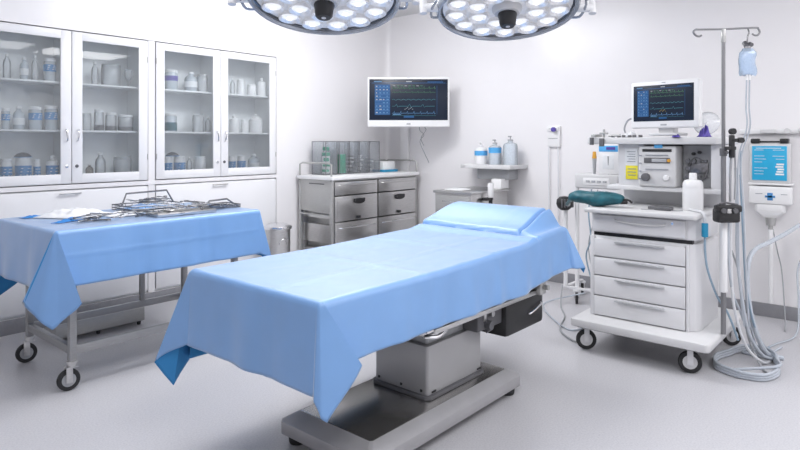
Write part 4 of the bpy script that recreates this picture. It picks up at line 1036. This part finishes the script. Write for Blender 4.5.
s = MB(); s.tube([(3.80, 1.77, .925), (3.95, 1.83, .905), (4.3, 2.02, .84), (4.56, 2.15, .80)], .012, 10); s.build('hose', M['teal'], t)
# suction tube with blue connector at the worktop's right end
t = thing('suction_tube', 'white tube with bright blue connector hanging at right of the cart drawers', 'tube', (3.80, .95, .2))
s = MB(); s.tube([(3.92, 1.07, .8925), (3.86, 1.00, .8925), (3.80, .965, .895), (3.775, .940, .88), (3.772, .936, .82)], .008, 8); s.build('tube', M['tube_w'], t)
MB().cyl((3.772, .936, .755), (3.772, .936, .835), .018, n=16, bev=.004).build('connector', M['bluecap'], t)
s = MB(); s.tube([(3.772, .936, .76), (3.775, .935, .66), (3.80, .925, .55), (3.86, .89, .40), (3.91, .845, .30), (3.94, .80, .15)], .0065, 8); s.build('tube', M['tube_b'], t)

# ------------------------------------------------------------------ suction regulator on the back wall
t = thing('suction_unit', 'white wall suction unit with bright cyan printed panel at far right', 'suction unit', (5.15, .84, .75))
s = MB(); s.box(5.165, 5.195, .20, 1.04, 1.36, 1.395, .004); s.m = 1; s.cyl((5.165, .73, 1.38), (5.14, .73, 1.38), .02, n=14); s.box(5.14, 5.165, .80, .90, 1.365, 1.392, .004)
s.cyl((5.155, .65, 1.38), (5.13, .60, 1.39), .022, n=14)
s.build('rail', [M['white'], M['offwhite']], t)
s = MB(); s.box(5.11, 5.17, .705, .965, 1.0, 1.29, .008); s.build('case', M['offwhite'], t)
s = MB(); s.box(5.104, 5.112, .725, .945, 1.02, 1.27, .002); pn = s.build('panel', M['panel_blue'], t)
s = MB(); random.seed(3)
for k in range(9):
    z = 1.24 - .022 * k
    if k == 1 or k == 5: continue
    s.box(5.1025, 5.1045, .93 - random.uniform(.05, .09), .93, z, z + .0028)
    if k in (0, 2, 3): s.box(5.1025, 5.1045, .74, .74 + random.uniform(.05, .09), z, z + .0028)
s.box(5.1025, 5.1045, .76, .92, 1.253, 1.257)
for q in range(5): s.box(5.1025, 5.1045, .742 + .004 * (q % 2), .795 - .006 * (q % 3), 1.06 + .018 * q, 1.072 + .018 * q)
s.build('lettering', M['label_w'], pn)
s = MB(); s.box(5.10, 5.165, .90, .955, 1.29, 1.325, .008); s.box(5.10, 5.165, .715, .77, 1.29, 1.325, .008); s.box(5.12, 5.16, .77, .90, 1.295, 1.308, .003); s.build('clamp', M['black'], t)
s = MB(); s.box(5.10, 5.19, .69, .97, .985, 1.0, .004); s.box(5.09, 5.17, .695, .965, .845, .975, .012, 3); s.m = 1; s.box(5.088, 5.0915, .81, .845, .875, .93, .003); s.box(5.088, 5.0915, .795, .86, .895, .91, .002); s.m = 2; s.box(5.0875, 5.0905, .875, .92, .92, .923); s.box(5.0875, 5.0905, .72, .76, .92, .923)
s.build('regulator', [M['white'], M['label_b'], M['ink']], t)
s = MB(); s.hull(rect(5.095, 5.165, .735, .93, .02), rect(5.095, 5.165, .735, .93, .02), .79, .845, .004); s.hull(rect(5.11, 5.15, .79, .88, .015), rect(5.095, 5.165, .735, .93, .02), .745, .79, .003); s.build('canister', M['white'], t)
s = MB(); s.cyl((5.13, .83, .69), (5.13, .83, .746), .03, .036, n=16); s.cyl((5.13, .83, .655), (5.13, .83, .69), .016, n=12); s.build('valve', M['steel_soft'], t)
s = MB(); s.cyl((5.13, .83, .12), (5.13, .83, .66), .017, n=14); s.build('drain_pipe', M['white'], t)

# ------------------------------------------------------------------ hoses and cables
def hose(name, pts, r, m, label, cat='hose', n=8, group=None):
    o = MB().tube(pts, r, n, 7).build(name, M[m], loc=pts[0]); return tag(o, label, cat, group)
hose('suction_hose', [(5.14, .40, .86), (5.05, .52, .80), (4.9, .62, .735), (4.7, .678, .691), (4.5, .735, .655), (4.32, .78, .63), (4.22, .80, .56), (4.17, .795, .40), (4.13, .76, .22), (4.16, .70, .05), (4.22, .62, .012)], .014, 'tube', 'thick grey hose sweeping from the suction unit down to the floor')
# coil on the floor: three loops of tubing
random.seed(9)
pts = [(3.95, .815, 1.15), (3.955, .81, .9), (3.965, .81, .65), (3.98, .79, .4), (4.02, .76, .18), (4.08, .70, .05), (4.16, .66, .018)]
for k in range(38):
    a = .5 - k * 2 * PI / 11; q = .20 + .018 * math.sin(k * 1.7)
    c, s_ = math.cos(a), math.sin(a)
    pts.append((3.97 + q * c * 1.25, .755 + q * s_ * .78, .010 + .014 * (k // 11)))
pts.append((3.80, .80, .02)); 
hose('tubing_coil', pts, .0085, 'tube', 'clear grey tubing coiled in loops on the floor right of the cart', 'tubing')
hs_ = [([(3.90, .83, .86), (3.905, .83, .6), (3.93, .82, .35), (3.98, .77, .12), (4.05, .69, .016), (4.2, .66, .012)], .008, 'tube_w', 'white tube running straight down beside the pole to the coil'),
       ([(3.865, .835, .85), (3.88, .835, .6), (3.93, .825, .42), (4.0, .80, .3), (4.08, .76, .13), (4.2, .72, .014), (4.45, .66, .010)], .007, 'tube', 'thin grey tube from the black clamp trailing over the floor'),
       ([(4.0, .80, 1.25), (4.02, .80, 1.0), (4.03, .79, .7), (4.05, .78, .45), (4.12, .75, .2), (4.25, .70, .02), (4.4, .72, .010)], .006, 'tube_b', 'blue-grey tube hanging behind the pole'),
       ([(4.14, .83, 1.1), (4.16, .82, .8), (4.17, .81, .5), (4.2, .80, .25), (4.28, .77, .03), (4.4, .80, .010)], .006, 'tube', 'slender tube hanging nearest the back wall'),
       ([(4.24, 1.0, .9), (4.25, .93, .7), (4.24, .86, .5), (4.18, .82, .32), (4.1, .78, .14), (4.0, .70, .016), (3.9, .65, .010)], .006, 'cable', 'grey cable coming round the right rear of the cart')]
for p, r, m, lab in hs_: hose('hanging_tube', p, r, m, lab, 'tube')
hose('wall_cable', [(5.16, .82, .66), (5.15, .79, .5), (5.14, .76, .35), (5.0, .72, .05), (4.85, .70, .008)], .004, 'cable', 'thin cable drooping from the suction unit to the floor', 'cable')
hose('wall_cable', [(5.16, .45, .84), (5.15, .58, .6), (5.13, .66, .40), (5.0, .64, .2), (4.75, .62, .03), (4.5, .70, .008), (4.3, .75, .008)], .006, 'tube', 'grey cable looping low along the wall at far right', 'cable')
hose('floor_cable', [(4.60, 2.02, .10), (4.52, 2.28, .01), (4.30, 2.22, .008), (4.03, 1.98, .008), (3.92, 1.83, .008), (4.0, 1.78, .008), (4.24, 1.80, .008)], .006, 'tube', 'pale cable looping on the floor at the left of the cart', 'cable')
hose('floor_cable', [(4.58, 2.2, .14), (4.45, 2.15, .01), (4.2, 2.0, .008), (3.88, 1.88, .008), (3.71, 1.69, .008), (3.85, 1.70, .008)], .006, 'cable', 'darker cable curving closest to the front left wheel of the cart', 'cable')
hose('hanging_tube', [(4.57, 1.95, .93), (4.56, 1.97, .75), (4.53, 1.94, .55), (4.56, 1.99, .40), (4.54, 1.93, .2), (4.60, 1.95, .14)], .006, 'tube_b', 'blue-grey tube hanging below the tray box of the mobile stand', 'tube')
hose('hanging_tube', [(4.57, 1.90, .93), (4.55, 1.92, .7), (4.56, 1.97, .5), (4.53, 1.93, .3), (4.62, 1.94, .135)], .004, 'cable', 'thin cord hanging beside the blue-grey tube of the mobile stand', 'tube')

# ------------------------------------------------------------------ surgical lamps
def surgical_lamp(loc, tilt, roll, label):
    up = (FWD * math.sin(tilt) + Vector((0, 0, math.cos(tilt)))).normalized()
    xr = (RIGHT * math.cos(roll) + Vector((0, 0, math.sin(roll)))).normalized(); xr = (xr - up * xr.dot(up)).normalized(); yr = up.cross(xr)
    R3 = Matrix((xr, yr, up)).transposed(); A = Matrix.Translation(loc) @ R3.to_4x4()
    t = thing('surgical_lamp', label, 'lamp', loc, 0, 'surgical lamps over the table', world=False)
    t.rotation_euler = R3.to_euler()
    s = MB(); s.lathe([(.315, .0), (.335, .012), (.33, .05), (.27, .10), (.15, .135), (0, .145)], n=48); s.build('dome', M['lampwhite'], t)
    s = MB(); s.lathe([(.314, -.002), (.318, -.014), (.330, -.015), (.338, -.004), (.338, .014), (.326, .024), (.306, .012)], n=64); s.build('bezel', M['lampgrey'], t)
    s = MB(); s.lathe([(0, .010), (.306, .010)], n=48); s.build('face_plate', M['lampface'], t)
    for rr, n, ro in ((.246, 13, .0), (.148, 8, .2)):
        for k in range(n):
            a = ro + 2 * PI * k / n; x, y = rr * math.cos(a), rr * math.sin(a)
            c = MB(); c.lathe([(.018, .012), (.030, .004), (.044, -.006), (.050, -.010), (.052, -.006), (.050, .010)], (x, y, 0), 20); rf = c.build('reflector', M['reflector'], t)
            c = MB(); c.lathe([(0, -.004), (.018, -.003), (.03, .0), (.036, .004)], (x, y, -.004), 14); c.m = 1; c.lathe([(0, -.0115), (.012, -.0105), (.013, -.005)], (x, y, 0), 12); c.build('lens', [M['lens'], M['led']], rf)
    s = MB(); s.lathe([(0, -.025), (.058, -.022), (.07, -.006), (.072, .010)], n=28); s.build('hub', M['offwhite'], t)
    s = MB(); s.lathe([(0, -.088), (.030, -.087), (.038, -.078), (.042, -.045), (.046, -.028), (.044, -.022)], n=28); s.m = 1; s.lathe([(0, -.0895), (.010, -.0890), (.011, -.086)], n=14); s.build('handle', [M['black'], M['offwhite']], t)
    for sg in (-1, 1):
        pts = [(sg * .362 * math.cos(a), .362 * math.sin(a) , -.012) for a in [math.radians(d) for d in (8, -4, -16, -28, -40, -48)]]
        pts = [(sg * .338 * math.cos(math.radians(14)), .338 * math.sin(math.radians(14)), 0)] + pts + [(sg * .338 * math.cos(math.radians(-54)), .338 * math.sin(math.radians(-54)), 0)]
        MB().tube(pts, .0065, 8, 3).build('grab_rail', M['lampgrey'], t)
        s = MB(); s.cyl((sg * .33, -.02, -.0), (sg * .405, -.02, -.0), .020, n=18, bev=.003); s.build('pivot', M['lampwhite'], t)
    s = MB(); s.tube([(-.40, -.02, -.03)] + [(.40 * math.cos(PI - PI * k / 12), -.02 + .05 * math.sin(PI * k / 12), .03 + .30 * math.sin(PI * k / 12)) for k in range(0, 13)] + [(.40, -.02, -.03)], .018, 12, 3); s.build('yoke', M['lampwhite'], t)
    Ai = A.inverted(); top = A @ Vector((0, .03, .33))
    s = MB(); s.tube([Ai @ top, Ai @ Vector((top.x, top.y, ZC - .30))], .024, 14, 1); s.cyl(Ai @ Vector((top.x, top.y, ZC - .34)), Ai @ Vector((top.x, top.y, ZC - .04)), .034, n=18); s.cyl(Ai @ Vector((top.x, top.y, ZC - .05)), Ai @ Vector((top.x, top.y, ZC)), .11, .13, n=32, bev=.004)
    s.build('ceiling_stem', M['lampwhite'], t)
    return A, up
L1, up1 = surgical_lamp((1.80, 1.985, 1.925), math.radians(15), math.radians(2.5), 'round surgical lamp hanging on the left, nearer the glass cupboards')
L2, up2 = surgical_lamp((2.525, 1.496, 1.932), math.radians(14.4), 0, 'round surgical lamp hanging on the right, nearer the anaesthesia cart')

# ------------------------------------------------------------------ light
def light(name, kind, loc, energy, col=(1, 1, 1), **k):
    l = bpy.data.lights.new(name, kind); l.energy = energy; l.color = col
    rot = k.pop('rot', None)
    for a, v in k.items(): setattr(l, a, v)
    o = bpy.data.objects.new(name, l); COL.objects.link(o); o.location = loc
    if rot is not None: o.rotation_euler = rot
    return o
for i, (x, y, e) in enumerate(((1.1, .3, 28), (4.05, -.9, 28), (1.5, 2.4, 20), (3.2, 2.8, 28), (2.6, -.7, 17))):
    light(f'ceiling_panel_light_{i}', 'AREA', (x, y, ZC - .01), e, (.985, .985, 1), shape='RECTANGLE', size=1.2, size_y=.8)
for i, (x, y, e) in enumerate(((3.35, 3.4, 26), (2.3, 3.2, 14), (1.8, 0, 8), (1.0, 2.6, 3))):  # fill points added out of view to brighten ceiling and upper walls
    light(f'ceiling_fill_light_{i}', 'POINT', (x, y, ZC - .16), e, (.985, .985, 1), shadow_soft_size=.12)
for A, up, e in ((L1, up1, 5), (L2, up2, 5)):
    p = A @ Vector((0, 0, -.10))
    light('surgical_beam', 'SPOT', p, e, (1, .98, .96), rot=up.to_track_quat('Z', 'Y').to_euler(), spot_size=math.radians(75), spot_blend=.8, shadow_soft_size=.22)
w = bpy.data.worlds.new('world'); scene.world = w; w.use_nodes = True
w.node_tree.nodes['Background'].inputs[0].default_value = (.9, .92, 1, 1); w.node_tree.nodes['Background'].inputs[1].default_value = .3
scene.view_settings.view_transform = 'Standard'; scene.view_settings.look = 'None'
scene.view_settings.exposure = 0.05; scene.view_settings.gamma = 1; scene.view_settings.use_curve_mapping = False
scene.cycles.use_denoising = True
scene.cycles.max_bounces = 10; scene.cycles.diffuse_bounces = 3; scene.cycles.transparent_max_bounces = 24
scene.cycles.sample_clamp_indirect = 6
for o in bpy.data.objects:
    if '_o' in o: del o['_o']
